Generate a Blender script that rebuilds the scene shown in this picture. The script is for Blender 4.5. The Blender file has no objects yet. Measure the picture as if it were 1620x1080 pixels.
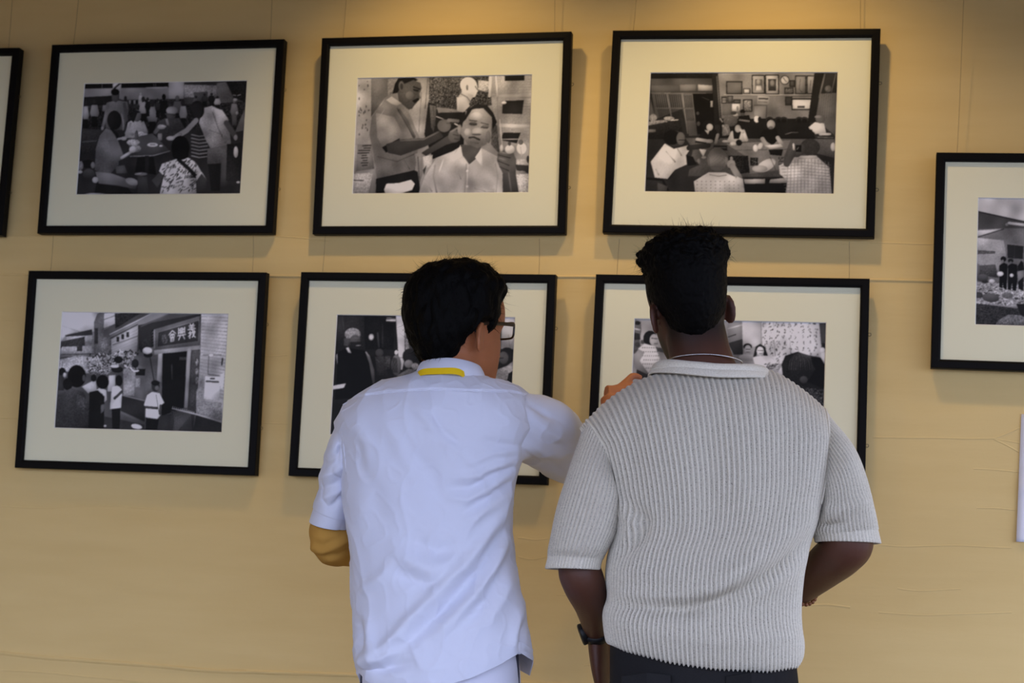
import bpy, math, random
import numpy as np
from mathutils import Matrix, Vector

scene = bpy.context.scene
C = scene.collection
rng = np.random.default_rng(7)
random.seed(7)

# ------------------------------------------------------------------ camera
FPX = 2600.0                       # focal length in pixels of the 1620x1080 frame
YAW, PITCH, ROLL = -0.20314, 0.16714, 0.05284
CAM = np.array([0.0, -3.68743, 1.06])
_cy, _sy, _cp, _sp = math.cos(YAW), math.sin(YAW), math.cos(PITCH), math.sin(PITCH)
FWD = np.array([_sy*_cp, _cy*_cp, _sp])
_r0 = np.array([_cy, -_sy, 0.0]); _u0 = np.cross(_r0, FWD)
RGT = math.cos(ROLL)*_r0 + math.sin(ROLL)*_u0
UPV = -math.sin(ROLL)*_r0 + math.cos(ROLL)*_u0
cd = bpy.data.cameras.new('camera'); co = bpy.data.objects.new('camera', cd); C.objects.link(co)
cd.sensor_fit = 'HORIZONTAL'; cd.sensor_width = 36.0; cd.lens = FPX/1620*36.0
cd.clip_start = .05; cd.clip_end = 100
cd.dof.use_dof = True; cd.dof.focus_distance = 3.08; cd.dof.aperture_fstop = 6.3
co.matrix_world = Matrix(((RGT[0], UPV[0], -FWD[0], CAM[0]), (RGT[1], UPV[1], -FWD[1], CAM[1]),
                          (RGT[2], UPV[2], -FWD[2], CAM[2]), (0, 0, 0, 1)))
scene.camera = co

# ------------------------------------------------------------------ light
scene.view_settings.view_transform = 'Standard'; scene.view_settings.look = 'None'
scene.view_settings.gamma = 1.0; scene.view_settings.use_curve_mapping = False
scene.view_settings.exposure = 0.0
w = bpy.data.worlds.new('daylight'); scene.world = w; w.use_nodes = True
bg = w.node_tree.nodes['Background']
bg.inputs[0].default_value = (0.63, 0.72, 1.0, 1); bg.inputs[1].default_value = 3.85
def spot(loc, target, power, size, blend, col, rad=.04):
    l = bpy.data.lights.new('gallery_spot', 'SPOT'); l.energy = power; l.spot_size = math.radians(size)
    l.spot_blend = blend; l.color = col; l.shadow_soft_size = rad
    o = bpy.data.objects.new('gallery_spot', l); C.objects.link(o); o.location = loc
    o.rotation_euler = (Vector(target)-Vector(loc)).to_track_quat('-Z', 'Y').to_euler()
WARM = (1.0, .70, .30)
for (x, tx, tz, p) in ((-3.0, -2.9, 2.1, 7), (-0.95, -0.92, 1.85, 20.5), (-0.20, -0.18, 1.85, 22), (0.95, 0.85, 1.2, 12)):
    spot((x, -.55, 2.84), (tx, 0.0, tz), p, 96, 1.0, WARM)

# ------------------------------------------------------------------ helpers
def srgb(r, g, b):
    f = lambda c: (c/255/12.92) if c/255 <= .04045 else ((c/255+.055)/1.055)**2.4
    return (f(r), f(g), f(b), 1)
def lin(a):
    a = np.asarray(a, float)/255
    return np.where(a <= .04045, a/12.92, ((a+.055)/1.055)**2.4)

def ray(px, py):
    return FWD + (px-810)/FPX*RGT - (py-540)/FPX*UPV
def on_plane(px, py, y=0.0):
    d = ray(px, py); return CAM + d*((y-CAM[1])/d[1])
def project(P):
    d = P-CAM; z = d@FWD
    return np.stack([810+FPX*(d@RGT)/z, 540-FPX*(d@UPV)/z], -1)

def material(name, col, rough=.7, spec=.3, metal=0.0):
    m = bpy.data.materials.new(name); m.use_nodes = True
    b = m.node_tree.nodes['Principled BSDF']
    b.inputs['Base Color'].default_value = col if len(col) == 4 else (*col, 1)
    b.inputs['Roughness'].default_value = rough; b.inputs['Specular IOR Level'].default_value = spec
    b.inputs['Metallic'].default_value = metal
    return m, m.node_tree, b
def node(nt, kind, **kw):
    n = nt.nodes.new(kind)
    for k, v in kw.items(): setattr(n, k, v)
    return n
def add_noise(nt, b, scale, strength, dist=.002, detail=4, stretch=(1, 1, 1), kind='noise', colmix=None, prev=None):
    """fine relief (and optionally a slight colour variation) from object coordinates"""
    tc = node(nt, 'ShaderNodeTexCoord'); mp = node(nt, 'ShaderNodeMapping')
    mp.inputs['Scale'].default_value = stretch
    nt.links.new(tc.outputs['Object'], mp.inputs['Vector'])
    if kind == 'noise':
        t = node(nt, 'ShaderNodeTexNoise'); t.inputs['Scale'].default_value = scale; t.inputs['Detail'].default_value = detail
        out = t.outputs['Fac']
    else:
        t = node(nt, 'ShaderNodeTexVoronoi'); t.inputs['Scale'].default_value = scale; out = t.outputs['Distance']
    nt.links.new(mp.outputs['Vector'], t.inputs['Vector'])
    bu = node(nt, 'ShaderNodeBump'); bu.inputs['Strength'].default_value = strength; bu.inputs['Distance'].default_value = dist
    nt.links.new(out, bu.inputs['Height'])
    if prev is not None: nt.links.new(prev.outputs['Normal'], bu.inputs['Normal'])
    nt.links.new(bu.outputs['Normal'], b.inputs['Normal'])
    if colmix:
        mx = node(nt, 'ShaderNodeMix', data_type='RGBA')
        mx.inputs[6].default_value = colmix[0]; mx.inputs[7].default_value = colmix[1]
        nt.links.new(out, mx.inputs[0]); nt.links.new(mx.outputs[2], b.inputs['Base Color'])
    return bu

def mesh_np(name, V, Fq, mat=None, parent=None, smooth=True):
    """V (n,3), Fq list/array of faces (quads array or list of tuples)"""
    me = bpy.data.meshes.new(name)
    V = np.asarray(V, np.float32)
    if isinstance(Fq, np.ndarray):
        nf, k = Fq.shape
        me.vertices.add(len(V)); me.vertices.foreach_set('co', V.ravel())
        me.loops.add(nf*k); me.loops.foreach_set('vertex_index', Fq.astype(np.int32).ravel())
        me.polygons.add(nf); me.polygons.foreach_set('loop_start', np.arange(0, nf*k, k, dtype=np.int32))
        me.update(calc_edges=True); me.validate()
    else:
        me.from_pydata(V.tolist(), [], [tuple(f) for f in Fq]); me.update()
    me.polygons.foreach_set('use_smooth', np.full(len(me.polygons), smooth))
    o = bpy.data.objects.new(name, me); C.objects.link(o)
    if mat: me.materials.append(mat)
    if parent: o.parent = parent
    return o
def tag(o, label=None, cat=None, group=None, kind=None):
    if label: o['label'] = label
    if cat: o['category'] = cat
    if group: o['group'] = group
    if kind: o['kind'] = kind
    return o
def empty(name, loc=(0, 0, 0), rot=(0, 0, 0)):
    o = bpy.data.objects.new(name, None); C.objects.link(o); o.location = loc; o.rotation_euler = rot
    o.empty_display_size = .1
    return o

def hermite(K, t):
    """Catmull-Rom through control values K (n,...) at parameters t in [0,n-1]"""
    K = np.asarray(K, float); n = len(K)
    i = np.clip(np.floor(t).astype(int), 0, n-2); u = t-i
    m = np.empty_like(K); m[1:-1] = (K[2:]-K[:-2])/2; m[0] = K[1]-K[0]; m[-1] = K[-1]-K[-2]
    sh = (-1,)+(1,)*(K.ndim-1); u = u.reshape(sh)
    return (2*u**3-3*u**2+1)*K[i]+(u**3-2*u**2+u)*m[i]+(-2*u**3+3*u**2)*K[i+1]+(u**3-u**2)*m[i+1]
def grid_faces(n, m, closed=True):
    i = np.arange(n-1)[:, None]; j = np.arange(m if closed else m-1)[None, :]
    a = i*m+j; b = i*m+(j+1) % m
    return np.stack([a, b, b+m, a+m], -1).reshape(-1, 4)
def loft(rings, cap0=False, cap1=False):
    R = np.asarray(rings); n, m = R.shape[:2]
    V = R.reshape(-1, 3); Fa = grid_faces(n, m)
    for cap, base, fl in ((cap0, 0, True), (cap1, (n-1)*m, False)):
        if cap:
            c = len(V); V = np.vstack([V, R[0 if fl else -1].mean(0)[None]])
            j = np.arange(m); a = base+j; b = base+(j+1) % m; cc = np.full(m, c)
            q = np.stack([b, a, cc, cc], -1) if fl else np.stack([a, b, cc, cc], -1)
            Fa = np.vstack([Fa, q])
    return V, Fa
def quads_to_faces(Fa):
    return [tuple(f[:3]) if f[2] == f[3] else tuple(f) for f in Fa.tolist()]
def vnormals(V, Fa):
    a = V[Fa[:, 0]]; b = V[Fa[:, 1]]; c = V[Fa[:, 2]]; d = V[Fa[:, 3]]
    fn = np.cross(c-a, d-b); N = np.zeros_like(V)
    for k in range(4): np.add.at(N, Fa[:, k], fn)
    return N/np.maximum(np.linalg.norm(N, axis=1, keepdims=True), 1e-12)
def tube_rings(pts, rad, seg=16, per=6, flat=None, up=(0, 0, 1)):
    """swept tube; pts (n,3), rad (n,) or (n,2) [side, normal]; smooth interpolation"""
    pts = np.asarray(pts, float); rad = np.asarray(rad, float)
    if rad.ndim == 1: rad = np.stack([rad, rad], 1)
    t = np.linspace(0, len(pts)-1, (len(pts)-1)*per+1)
    P = hermite(pts, t); Rr = hermite(rad, t)
    T = np.gradient(P, axis=0); T /= np.linalg.norm(T, axis=1, keepdims=True)
    u = np.asarray(up, float); n0 = u-T[0]*(u@T[0])
    if np.linalg.norm(n0) < 1e-3: n0 = np.array([1., 0, 0])-T[0]*T[0][0]
    n0 /= np.linalg.norm(n0); N = [n0]
    for k in range(1, len(P)):
        v = N[-1]-T[k]*(N[-1]@T[k]); N.append(v/np.linalg.norm(v))
    N = np.array(N); B = np.cross(T, N)
    ph = np.linspace(0, 2*np.pi, seg, endpoint=False)
    return P[:, None]+Rr[:, None, 0:1]*B[:, None]*np.cos(ph)[None, :, None]+Rr[:, None, 1:2]*N[:, None]*np.sin(ph)[None, :, None]
def tube(pts, rad, seg=16, per=6, caps=True, up=(0, 0, 1)):
    R = tube_rings(pts, rad, seg, per, up=up)
    return loft(R, caps, caps)
def join(parts):
    V = []; Fs = []; o = 0
    for v, f in parts:
        V.append(v); Fs.append(np.asarray(f)+o); o += len(v)
    return np.vstack(V), np.vstack(Fs)
def box(c, s):
    x, y, z = np.array(s)/2
    V = np.array([(-x, -y, -z), (x, -y, -z), (x, y, -z), (-x, y, -z), (-x, -y, z), (x, -y, z), (x, y, z), (-x, y, z)])+np.array(c)
    return V, np.array([(0, 3, 2, 1), (4, 5, 6, 7), (0, 1, 5, 4), (1, 2, 6, 5), (2, 3, 7, 6), (3, 0, 4, 7)])
_ROT = np.array(Matrix.Rotation(.9, 3, Vector((1, 2, 3)).normalized())@Matrix.Rotation(.6, 3, 'X'))
def vnoise(P, scale, seed=0):
    """smooth 3-D value noise in [-1,1]"""
    p = (np.asarray(P)@_ROT)*scale+seed*17.31; i = np.floor(p).astype(np.int64); f = p-i; f = f*f*(3-2*f); out = 0
    for dx in (0, 1):
        for dy in (0, 1):
            for dz in (0, 1):
                h = ((i[:, 0]+dx)*73856093 ^ (i[:, 1]+dy)*19349663 ^ (i[:, 2]+dz)*83492791) & 0x7fffffff
                val = ((h*1103515245+12345) & 0x7fffffff)/0x3fffffff-1
                out = out+val*(f[:, 0] if dx else 1-f[:, 0])*(f[:, 1] if dy else 1-f[:, 1])*(f[:, 2] if dz else 1-f[:, 2])
    return out
# ------------------------------------------------------------------ the setting
WALL_Y = 0.045
m_wall, nt, b = material('wall_cloth', srgb(222, 194, 134), .85, .15)
bu = add_noise(nt, b, 9, .35, .004, 5, (.35, 1, 2.2), colmix=(srgb(216, 187, 127), srgb(228, 201, 142)))
add_noise(nt, b, 900, .25, .0006, 2, (1, 1, 1), prev=bu)
m_floor, nt, b = material('floor_concrete', srgb(120, 112, 102), .6, .3)
add_noise(nt, b, 14, .15, .003, 6, colmix=(srgb(100, 94, 86), srgb(136, 128, 118)))
m_ceil, nt, b = material('ceiling_paint', srgb(120, 92, 62), .9, .1)
add_noise(nt, b, 40, .1, .002)

def panel(name, x0, x1, y0, y1, z0, z1, mat):
    v, f = box(((x0+x1)/2, (y0+y1)/2, (z0+z1)/2), (x1-x0, y1-y0, z1-z0))
    return tag(mesh_np(name, v, f, mat, smooth=False), kind='structure')
panel('shade_beam_2', 2.0, 2.1, -3.5, .045, 2.25, 3.0, m_ceil)  # unseen beam on the right, added to block grazing sky light up high
panel('shade_beam_1', -3.4, 2.0, -3.5, -3.4, 2.22, 3.0, m_ceil)      # unseen beam on the open side, added to keep sky light off the wall top
wl_ = panel('shade_wall_left', -3.5, -3.4, -3.6, .15, 0, 3.0, m_wall)  # unseen side wall, added to hold back daylight from the left
panel('floor', -20, 20, -45, .15, -.1, 0, m_floor)
panel('ceiling', -3.5, 2.0, -3.4, .15, 2.9, 3.0, m_ceil)
wall = panel('wall_back', -3.4, 3.5, WALL_Y, .15, 0, 2.9, m_wall)

def crease(pix, width=.004, h=.0016):
    """a stitched or folded edge of the wall cloth: a low ridge that follows the traced line on the wall"""
    P = np.array([on_plane(px, py, WALL_Y) for px, py in pix])
    t = np.linspace(0, len(P)-1, (len(P)-1)*5+1); P = hermite(P, t)
    P[1:-1, 2] += vnoise(P[1:-1], 18, 3)*.0012
    T = np.gradient(P, axis=0); T /= np.linalg.norm(T, axis=1, keepdims=True)
    S = np.stack([-T[:, 2], np.zeros(len(P)), T[:, 0]], 1)
    S *= np.sign(S[:, 2:3]+1e-9)
    prof = [(-1.0, .0004), (-.55, -.75*h), (0, -h), (.3, -.5*h), (.45, .0004)]
    h *= .8; prof = [(a, max(d, -h) if d < 0 else d) for a, d in prof]
    rows = [P+S*(a*width)+np.array([0, 1, 0])*d for a, d in prof]
    R = np.stack(rows, 1); n, m = R.shape[:2]
    mesh_np('cloth_crease', R.reshape(-1, 3), grid_faces(n, m, False)[:, ::-1], m_wall, wall)
for pix, wd, h in [
    ([(-60, 433), (0, 433.5), (60, 433), (240, 433), (450, 436), (700, 438), (910, 437), (1150, 438), (1376, 442), (1480, 444), (1700, 449)], .005, .0034),
    ([(-60, 1027), (0, 1031), (90, 1040), (250, 1052), (330, 1059), (450, 1063), (560, 1067), (700, 1072), (900, 1082)], .007, .0048),
    ([(-40, 1058), (60, 1062), (140, 1070), (230, 1078)], .004, .0012),
    ([(-60, 372), (10, 372), (58, 373), (240, 372), (440, 374), (520, 381)], .003, .001),
    ([(1376, 383), (1420, 384), (1480, 386), (1640, 390)], .003, .001),
    ([(1380, 691), (1450, 692), (1520, 693), (1571, 693)], .003, .0012),
    ([(1571, 693), (1592, 685), (1616, 675)], .003, .0011), ([(1571, 693), (1592, 696), (1616, 701)], .003, .0010), ([(1571, 693), (1592, 703), (1613, 715)], .003, .0011),
    ([(1540, 741), (1580, 743), (1612, 746)], .003, .0008), ([(1545, 803), (1575, 803), (1606, 806)], .003, .0008),
    ([(1270, 957), (1310, 956), (1345, 960)], .004, .001), ([(1390, 862), (1440, 864), (1500, 862), (1600, 866)], .003, .0008),
    ([(925, 1052), (945, 1051), (960, 1053)], .003, .0008), ([(880, 940), (900, 941), (922, 943)], .003, .0006),
    ([(1420, 930), (1460, 934), (1520, 931)], .003, .0006), ([(1390, 968), (1470, 972), (1600, 968)], .003, .0007),
    ([(0, 800), (60, 803), (160, 800), (260, 806)], .003, .0006), ([(820, 850), (845, 853), (868, 851)], .003, .0007),
    ([(820, 880), (842, 884), (866, 880)], .003, .0006), ([(405, 560), (430, 563), (455, 561)], .003, .0006),
    ([(0, 505), (20, 507), (38, 506)], .003, .0006), ([(0, 660), (14, 661), (28, 660)], .003, .0006), ([(404, 668), (430, 669), (456, 670)], .003, .0006),
]:
    crease(pix, wd, h)

# ------------------------------------------------------------------ framed photographs
FW, FH = .62, .4878
PW, PH = .4315, .2845
m_black, nt, b = material('black_moulding', (.005, .0045, .0045), .5, .07)
add_noise(nt, b, 60, .2, .001, 3)
m_mat, nt, b = material('cream_mat_board', srgb(234, 231, 202), .85, .15)
add_noise(nt, b, 700, .12, .0004, 2)
m_core, nt, b = material('mat_core', srgb(232, 230, 224), .8, .15); add_noise(nt, b, 300, .1, .0003)
m_back, nt, b = material('backing_board', srgb(90, 74, 52), .9, .1); add_noise(nt, b, 200, .1, .0005)
m_line, nt, b = material('nylon_line', srgb(150, 122, 84), .4, .3); add_noise(nt, b, 500, .05, .0002)
m_metal, nt, b = material('steel_hook', srgb(120, 105, 80), .35, .5, 1.0); add_noise(nt, b, 500, .05, .0002)

def frame_rings():
    """moulding section swept round the rectangle with mitred corners: (inset, y)"""
    prof = [(0, .026), (0, .002), (.0015, 0.0), (.015, -.0005), (.0185, .001), (.0200, .004), (.0200, .011), (.014, .012), (.014, .026)]
    R = []
    for s, y in prof:
        x, z = FW/2-s, FH/2-s
        R.append([(-x, y, -z), (x, y, -z), (x, y, z), (-x, y, z)])
    R.append(R[0])
    return np.array(R)
fr = frame_rings()
_V, _F = fr.reshape(-1, 3), grid_faces(len(fr), 4)
me_frame = mesh_np('frame', _V, _F, m_black, smooth=False).data
bpy.data.objects.remove(bpy.data.objects['frame'])
def rect_ring(ow, oh, iw, ih, y0, y1, bev=.0015):
    def r(w_, h_, y): return [(-w_/2, y, -h_/2), (w_/2, y, -h_/2), (w_/2, y, h_/2), (-w_/2, y, h_/2)]
    return np.array([r(ow, oh, y1), r(ow, oh, y0), r(iw+2*bev, ih+2*bev, y0), r(iw, ih, y1)])
rr = rect_ring(FW-.03, FH-.03, PW, PH, .0095, .0115)
me_mat = mesh_np('mat', rr.reshape(-1, 3), grid_faces(4, 4), m_mat, smooth=False).data
bpy.data.objects.remove(bpy.data.objects['mat'])
me_mat.materials.append(m_core)
for p in me_mat.polygons:
    if p.index//4 == 2: p.material_index = 1
_v, _f = box((0, .019, 0), (FW-.03, .006, FH-.03))
me_backing = mesh_np('backing', _v, _f, m_back, smooth=False).data
bpy.data.objects.remove(bpy.data.objects['backing'])

def framed(name, x, z, roll, lean, label, img, up_to):
    """x, z: centre of the front face on the wall plane; lean: top hangs forward"""
    e = empty(name, (x, 0, z+CAM[2]), (lean, -roll, 0))
    tag(e, label, 'picture', 'framed photographs hung on the cloth wall')
    for n, me in (('frame', me_frame), ('mat', me_mat), ('backing', me_backing)):
        o = bpy.data.objects.new(n, me); C.objects.link(o); o.parent = e
    n, m = img.shape[1], img.shape[0]
    X, Z = np.meshgrid(np.linspace(-PW/2-.001, PW/2+.001, n), np.linspace(PH/2+.001, -PH/2-.001, m))
    V = np.stack([X.ravel(), np.full(X.size, .0117), Z.ravel()], 1)
    o = mesh_np('photo_print', V, grid_faces(m, n, False)[:, ::-1], m_print, e)
    ca = o.data.color_attributes.new('print', 'FLOAT_COLOR', 'POINT')
    a = np.ones((n*m, 4), np.float32); a[:, :3] = img.reshape(-1, 1)*np.array([1.0, .985, 1.03]); ca.data.foreach_set('color', a.ravel())
    # two nylon lines up to the ceiling rail or to the frame above, and the two eyelets they hang from
    for sx, dx in ((-1, .012 if up_to > 2.5 else .002), (1, -.01 if up_to > 2.5 else -.002)):
        top = up_to-(z+CAM[2])
        Vt, Ft = tube([(sx*(FW/2-.045), .027, FH/2-.06), (sx*(FW/2-.045), .028, FH/2-.005), (sx*(FW/2-.045)+dx*.3, .030, FH/2+min(.1, (top-FH/2)*.5)),
                       (sx*(FW/2-.045)+dx, .026, top)], [.00055]*4, 6, 3)
        mesh_np('hanging_line', Vt, quads_to_faces(Ft), m_line, e)
    for zz in (.12, -.13):
        ph = np.linspace(0, 2*np.pi, 13)[:-1]
        pts = [(FW/2+.0025+.0035*math.cos(a), .02, zz+.0035*math.sin(a)) for a in np.append(ph, ph[0])]
        Vt, Ft = tube(pts, [.0007]*13, 6, 1, caps=False, up=(0, 1, 0))
        mesh_np('eyelet', Vt, quads_to_faces(Ft), m_metal, e)
    return e
m_print, nt, b = material('photo_paper', (1, 1, 1), .45, .12)
at = node(nt, 'ShaderNodeAttribute', attribute_name='print'); nt.links.new(at.outputs['Color'], b.inputs['Base Color'])
# ------------------------------------------------------------------ the printed pictures (flat print): grey tones laid out in each print's own plane
class Pic:
    W, H = 600, 396
    def __init__(s, corners, base):
        s.a = np.full((s.H, s.W), float(base)); src = np.array(corners, float)
        dst = np.array([(0, 0), (s.W, 0), (s.W, s.H), (0, s.H)], float); A = []
        for (x, y), (u, v) in zip(src, dst):
            A += [[x, y, 1, 0, 0, 0, -u*x, -u*y], [0, 0, 0, x, y, 1, -v*x, -v*y]]
        h = np.linalg.solve(np.array(A), dst.ravel()); s.h = np.append(h, 1).reshape(3, 3)
        s.r = np.random.default_rng(len(corners)*7+int(base)); s.k = s.W/1430
    def t(s, pts):
        if isinstance(pts, str): pts = [tuple(map(float, q.split(','))) for q in pts.split()]
        p = np.c_[np.array(pts, float), np.ones(len(pts))]@s.h.T; return p[:, :2]/p[:, 2:]
    def mask(s, q, pad=0):
        x0, y0 = np.maximum(np.floor(q.min(0)-pad).astype(int), 0); x1 = min(int(q[:, 0].max()+pad)+2, s.W); y1 = min(int(q[:, 1].max()+pad)+2, s.H)
        if x1 <= x0 or y1 <= y0: return None
        X, Y = np.meshgrid(np.arange(x0, x1)+.5, np.arange(y0, y1)+.5); return (slice(y0, y1), slice(x0, x1)), X, Y
    def put(s, sl, m, g, g2, amp, X, Y):
        col = g
        if g2 is not None:
            yy = Y[m]; col = g+(g2-g)*((Y-yy.min())/max(np.ptp(yy), 1)) if m.any() else g
        if 60 < m.sum() < 26000:        # tone falls off towards the far edges of every form
            xs, ys = X[m], Y[m]; cx, cy = xs.mean()-.12*np.ptp(xs), ys.mean()-.15*np.ptp(ys)
            col = col*(1.12-.26*(((X-cx)/max(np.ptp(xs), 2))**2+((Y-cy)/max(np.ptp(ys), 2))**2)*2)
        if amp:
            n = s.r.normal(0, 1, X.shape); n = (n+np.roll(n, 1, 0)+np.roll(n, 1, 1)+np.roll(n, -1, 1)+np.roll(n, -1, 0))/2.2; col = col+n*amp
        s.a[sl] = np.where(m, col, s.a[sl])
    def P(s, g, pts, g2=None, n=0):
        q = s.t(pts); r = s.mask(q)
        if r is None: return
        sl, X, Y = r; m = np.zeros(X.shape, bool); j = len(q)-1
        for i in range(len(q)):
            (xi, yi), (xj, yj) = q[i], q[j]
            if yi != yj: m ^= ((yi > Y) != (yj > Y)) & (X < (xj-xi)*(Y-yi)/(yj-yi)+xi)
            j = i
        s.put(sl, m, g, g2, n, X, Y)
    def B(s, g, x0, y0, x1, y1, border=None, g2=None, n=0):
        if border is not None: s.P(border, [(x0, y0), (x1, y0), (x1, y1), (x0, y1)]); x0 += 8; y0 += 8; x1 -= 8; y1 -= 8
        s.P(g, [(x0, y0), (x1, y0), (x1, y1), (x0, y1)], g2, n)
    def E(s, g, cx, cy, rx, ry, rot=0, g2=None, n=0):
        a = np.linspace(0, 2*np.pi, 28, endpoint=False); c, d = math.cos(rot), math.sin(rot)
        s.P(g, [(cx+rx*math.cos(t)*c-ry*math.sin(t)*d, cy+rx*math.cos(t)*d+ry*math.sin(t)*c) for t in a], g2, n)
    def S(s, g, w_, pts):
        """stroke"""
        q = s.t(pts); hw = w_*s.k/2; r = s.mask(q, hw+1)
        if r is None: return
        sl, X, Y = r; m = np.zeros(X.shape, bool)
        for (xa, ya), (xb, yb) in zip(q[:-1], q[1:]):
            dx, dy = xb-xa, yb-ya; u = np.clip(((X-xa)*dx+(Y-ya)*dy)/(dx*dx+dy*dy+1e-9), 0, 1)
            m |= np.hypot(X-xa-u*dx, Y-ya-u*dy) <= max(hw, .6)
        s.put(sl, m, g, None, 0, X, Y)
    def man(s, x, y, w_, h, g, head=30, legs=15):
        s.E(head, x, y+h*.09, w_*.2, h*.1); s.P(g, [(x-w_*.3, y+h*.2), (x+w_*.3, y+h*.2), (x+w_*.5, y+h*.5), (x+w_*.34, y+h*.65), (x-w_*.34, y+h*.65), (x-w_*.5, y+h*.5)], g*.8)
        s.B(legs, x-w_*.3, y+h*.62, x+w_*.3, y+h)
    def done(s, E):
        a = s.a.copy(); b_ = a.copy()
        lf = s.r.normal(0, 1, (s.H//12, s.W//12)); lf = np.kron(lf, np.ones((12, 12)))
        for _ in range(24):
            for ax_ in (0, 1): lf = (np.roll(lf, 4, ax_)+2*lf+np.roll(lf, -4, ax_))/4
        b_ = b_*(1+.16*lf/lf.std()*.6)+s.r.normal(0, 3.5, b_.shape)
        for _ in range(2):
            for ax_ in (0, 1):
                e0 = np.concatenate([b_.take([0], ax_), b_, b_.take([-1], ax_)], ax_); n_ = b_.shape[ax_]
                b_ = (e0.take(range(n_), ax_)+2*b_+e0.take(range(2, n_+2), ax_))/4
        b_ = b_.reshape(s.H//2, 2, s.W//2, 2).mean((1, 3)); return np.clip(lin(np.clip(b_, 3, 250))/E, 0.004, .88)
IMGS = {}
# --- people round an outdoor table
p = Pic([(110, 88), (1512, 55), (1443, 1025), (37, 1032)], 30); P, E, S, B = p.P, p.E, p.S, p.B
P(45, '110,88 1512,55 1490,330 95,330'); P(16, '110,88 830,68 830,118 105,135'); S(60, 8, '260,85 260,130'); S(70, 6, '700,70 705,115'); S(70, 6, '718,70 720,115')
P(118, '105,132 830,118 960,70 960,215 430,225 340,190 100,205', 100); P(128, '830,70 965,66 960,215 832,218'); P(135, '350,80 425,78 422,215 355,190'); S(40, 16, '362,132 415,86'); S(180, 10, '360,108 395,80'); S(150, 10, '635,125 820,118')
P(120, '965,95 1250,100 1240,200 965,205', 100, 18); P(60, '1045,160 1170,155 1160,230 1050,235'); P(85, '1245,80 1325,70 1385,200 1350,300 1240,290', 60, 6); P(20, '1325,60 1512,55 1502,250 1390,200', None, 6); S(130, 6, '1385,182 1410,186'); S(130, 6, '1425,186 1450,178')
P(24, '100,205 340,195 345,270 95,280'); P(26, '95,300 1500,240 1480,480 80,480', None, 14); P(40, '480,225 960,220 960,300 480,300', None, 16)
for k in range(16): B(20 if k % 2 else 105, 490+k*20, 228, 505+k*20, 262)
for a in [(120, 230, 56, 260, 120), (195, 225, 80, 230, 112), (280, 245, 40, 130, 105), (460, 195, 60, 230, 85), (590, 165, 40, 110, 150, 150, 120), (612, 200, 74, 230, 125), (690, 225, 92, 300, 100), (790, 178, 84, 260, 18, 12), (735, 215, 46, 160, 40), (905, 190, 90, 240, 78, 70), (955, 230, 70, 240, 120), (1065, 190, 60, 110, 60), (1140, 170, 60, 110, 45), (1250, 190, 60, 120, 125), (1395, 210, 70, 230, 85, 70, 60), (1200, 165, 60, 120, 22), (650, 205, 50, 160, 22)]: p.man(*a)
E(105, 1405, 222, 18, 12); E(100, 1418, 335, 12, 15); P(70, '1485,300 1490,480 1400,500 1440,400')
P(48, '80,470 260,480 250,640 66,700', 30, 6); S(70, 10, '90,585 210,575')
P(88, '300,250 380,232 450,240 485,330 450,480 290,490 280,330', 60, 4); S(85, 26, '305,270 285,380 262,470'); S(60, 26, '450,260 470,400'); E(55, 375, 190, 34, 56); E(14, 372, 160, 36, 28); E(105, 262, 470, 12, 16)
P(140, '480,420 520,395 590,400 640,500 600,550 450,550', 110, 8); E(72, 557, 360, 38, 52); P(22, '510,340 545,310 590,330 560,340 530,420 505,400'); S(110, 24, '500,430 465,510 520,520'); S(120, 24, '610,420 640,500'); E(150, 590, 515, 30, 22, 0, None, 20); E(140, 630, 525, 24, 16); E(60, 555, 525, 14, 40)
P(48, '740,410 800,380 920,380 970,470 960,560 780,550 690,510', 34, 5); E(52, 850, 352, 40, 46); E(105, 858, 315, 50, 34); S(45, 14, '805,345 880,352'); S(75, 34, '715,500 755,450'); E(120, 768, 455, 36, 20); S(140, 10, '770,445 805,452'); P(90, '800,390 820,385 840,450 815,440'); B(90, 735, 510, 772, 570)
P(30, '1000,480 1100,470 1175,600 1160,720 1030,700')
for k in range(7): S(100, 9, [(1025, 520+k*30), (1090, 535+k*30), (1165, 525+k*30)])
P(122, '1110,300 1200,275 1280,310 1345,400 1365,600 1215,685 1150,570 1090,420', 100, 9); P(138, '1220,295 1290,310 1345,390 1270,440 1240,380', None, 6); S(80, 8, '1210,330 1250,450 1290,540'); S(90, 7, '1180,480 1290,520'); E(22, 1075, 310, 62, 78); P(26, '1010,280 1110,240 1120,300 1090,420 1060,380'); S(105, 44, '1065,400 985,485 900,535'); S(95, 30, '930,520 850,555'); E(118, 845, 552, 36, 19)
S(58, 44, '1325,420 1370,490 1400,535'); E(100, 1405, 545, 17, 24); P(78, '1160,640 1365,600 1345,760 1160,770', 60, 6); P(18, '1165,770 1275,765 1265,1000 1190,1000'); P(66, '1280,740 1345,690 1330,960 1270,960', 40); P(18, '1330,600 1450,590 1445,920 1320,910', 30, 4); E(150, 1406, 668, 20, 48); E(120, 1425, 925, 16, 10)
P(64, '480,560 690,510 835,655 700,690 500,700', 52); S(105, 9, '500,706 700,698 838,660'); P(14, '560,715 700,712 720,860 540,840'); B(24, 625, 700, 660, 850); S(90, 10, '770,530 740,550')
E(160, 690, 608, 46, 17); E(110, 692, 606, 26, 8); E(125, 525, 588, 56, 26, 0, None, 22); E(105, 545, 640, 48, 30, 0, None, 18); E(150, 763, 617, 16, 7); B(70, 538, 505, 565, 560)
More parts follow.
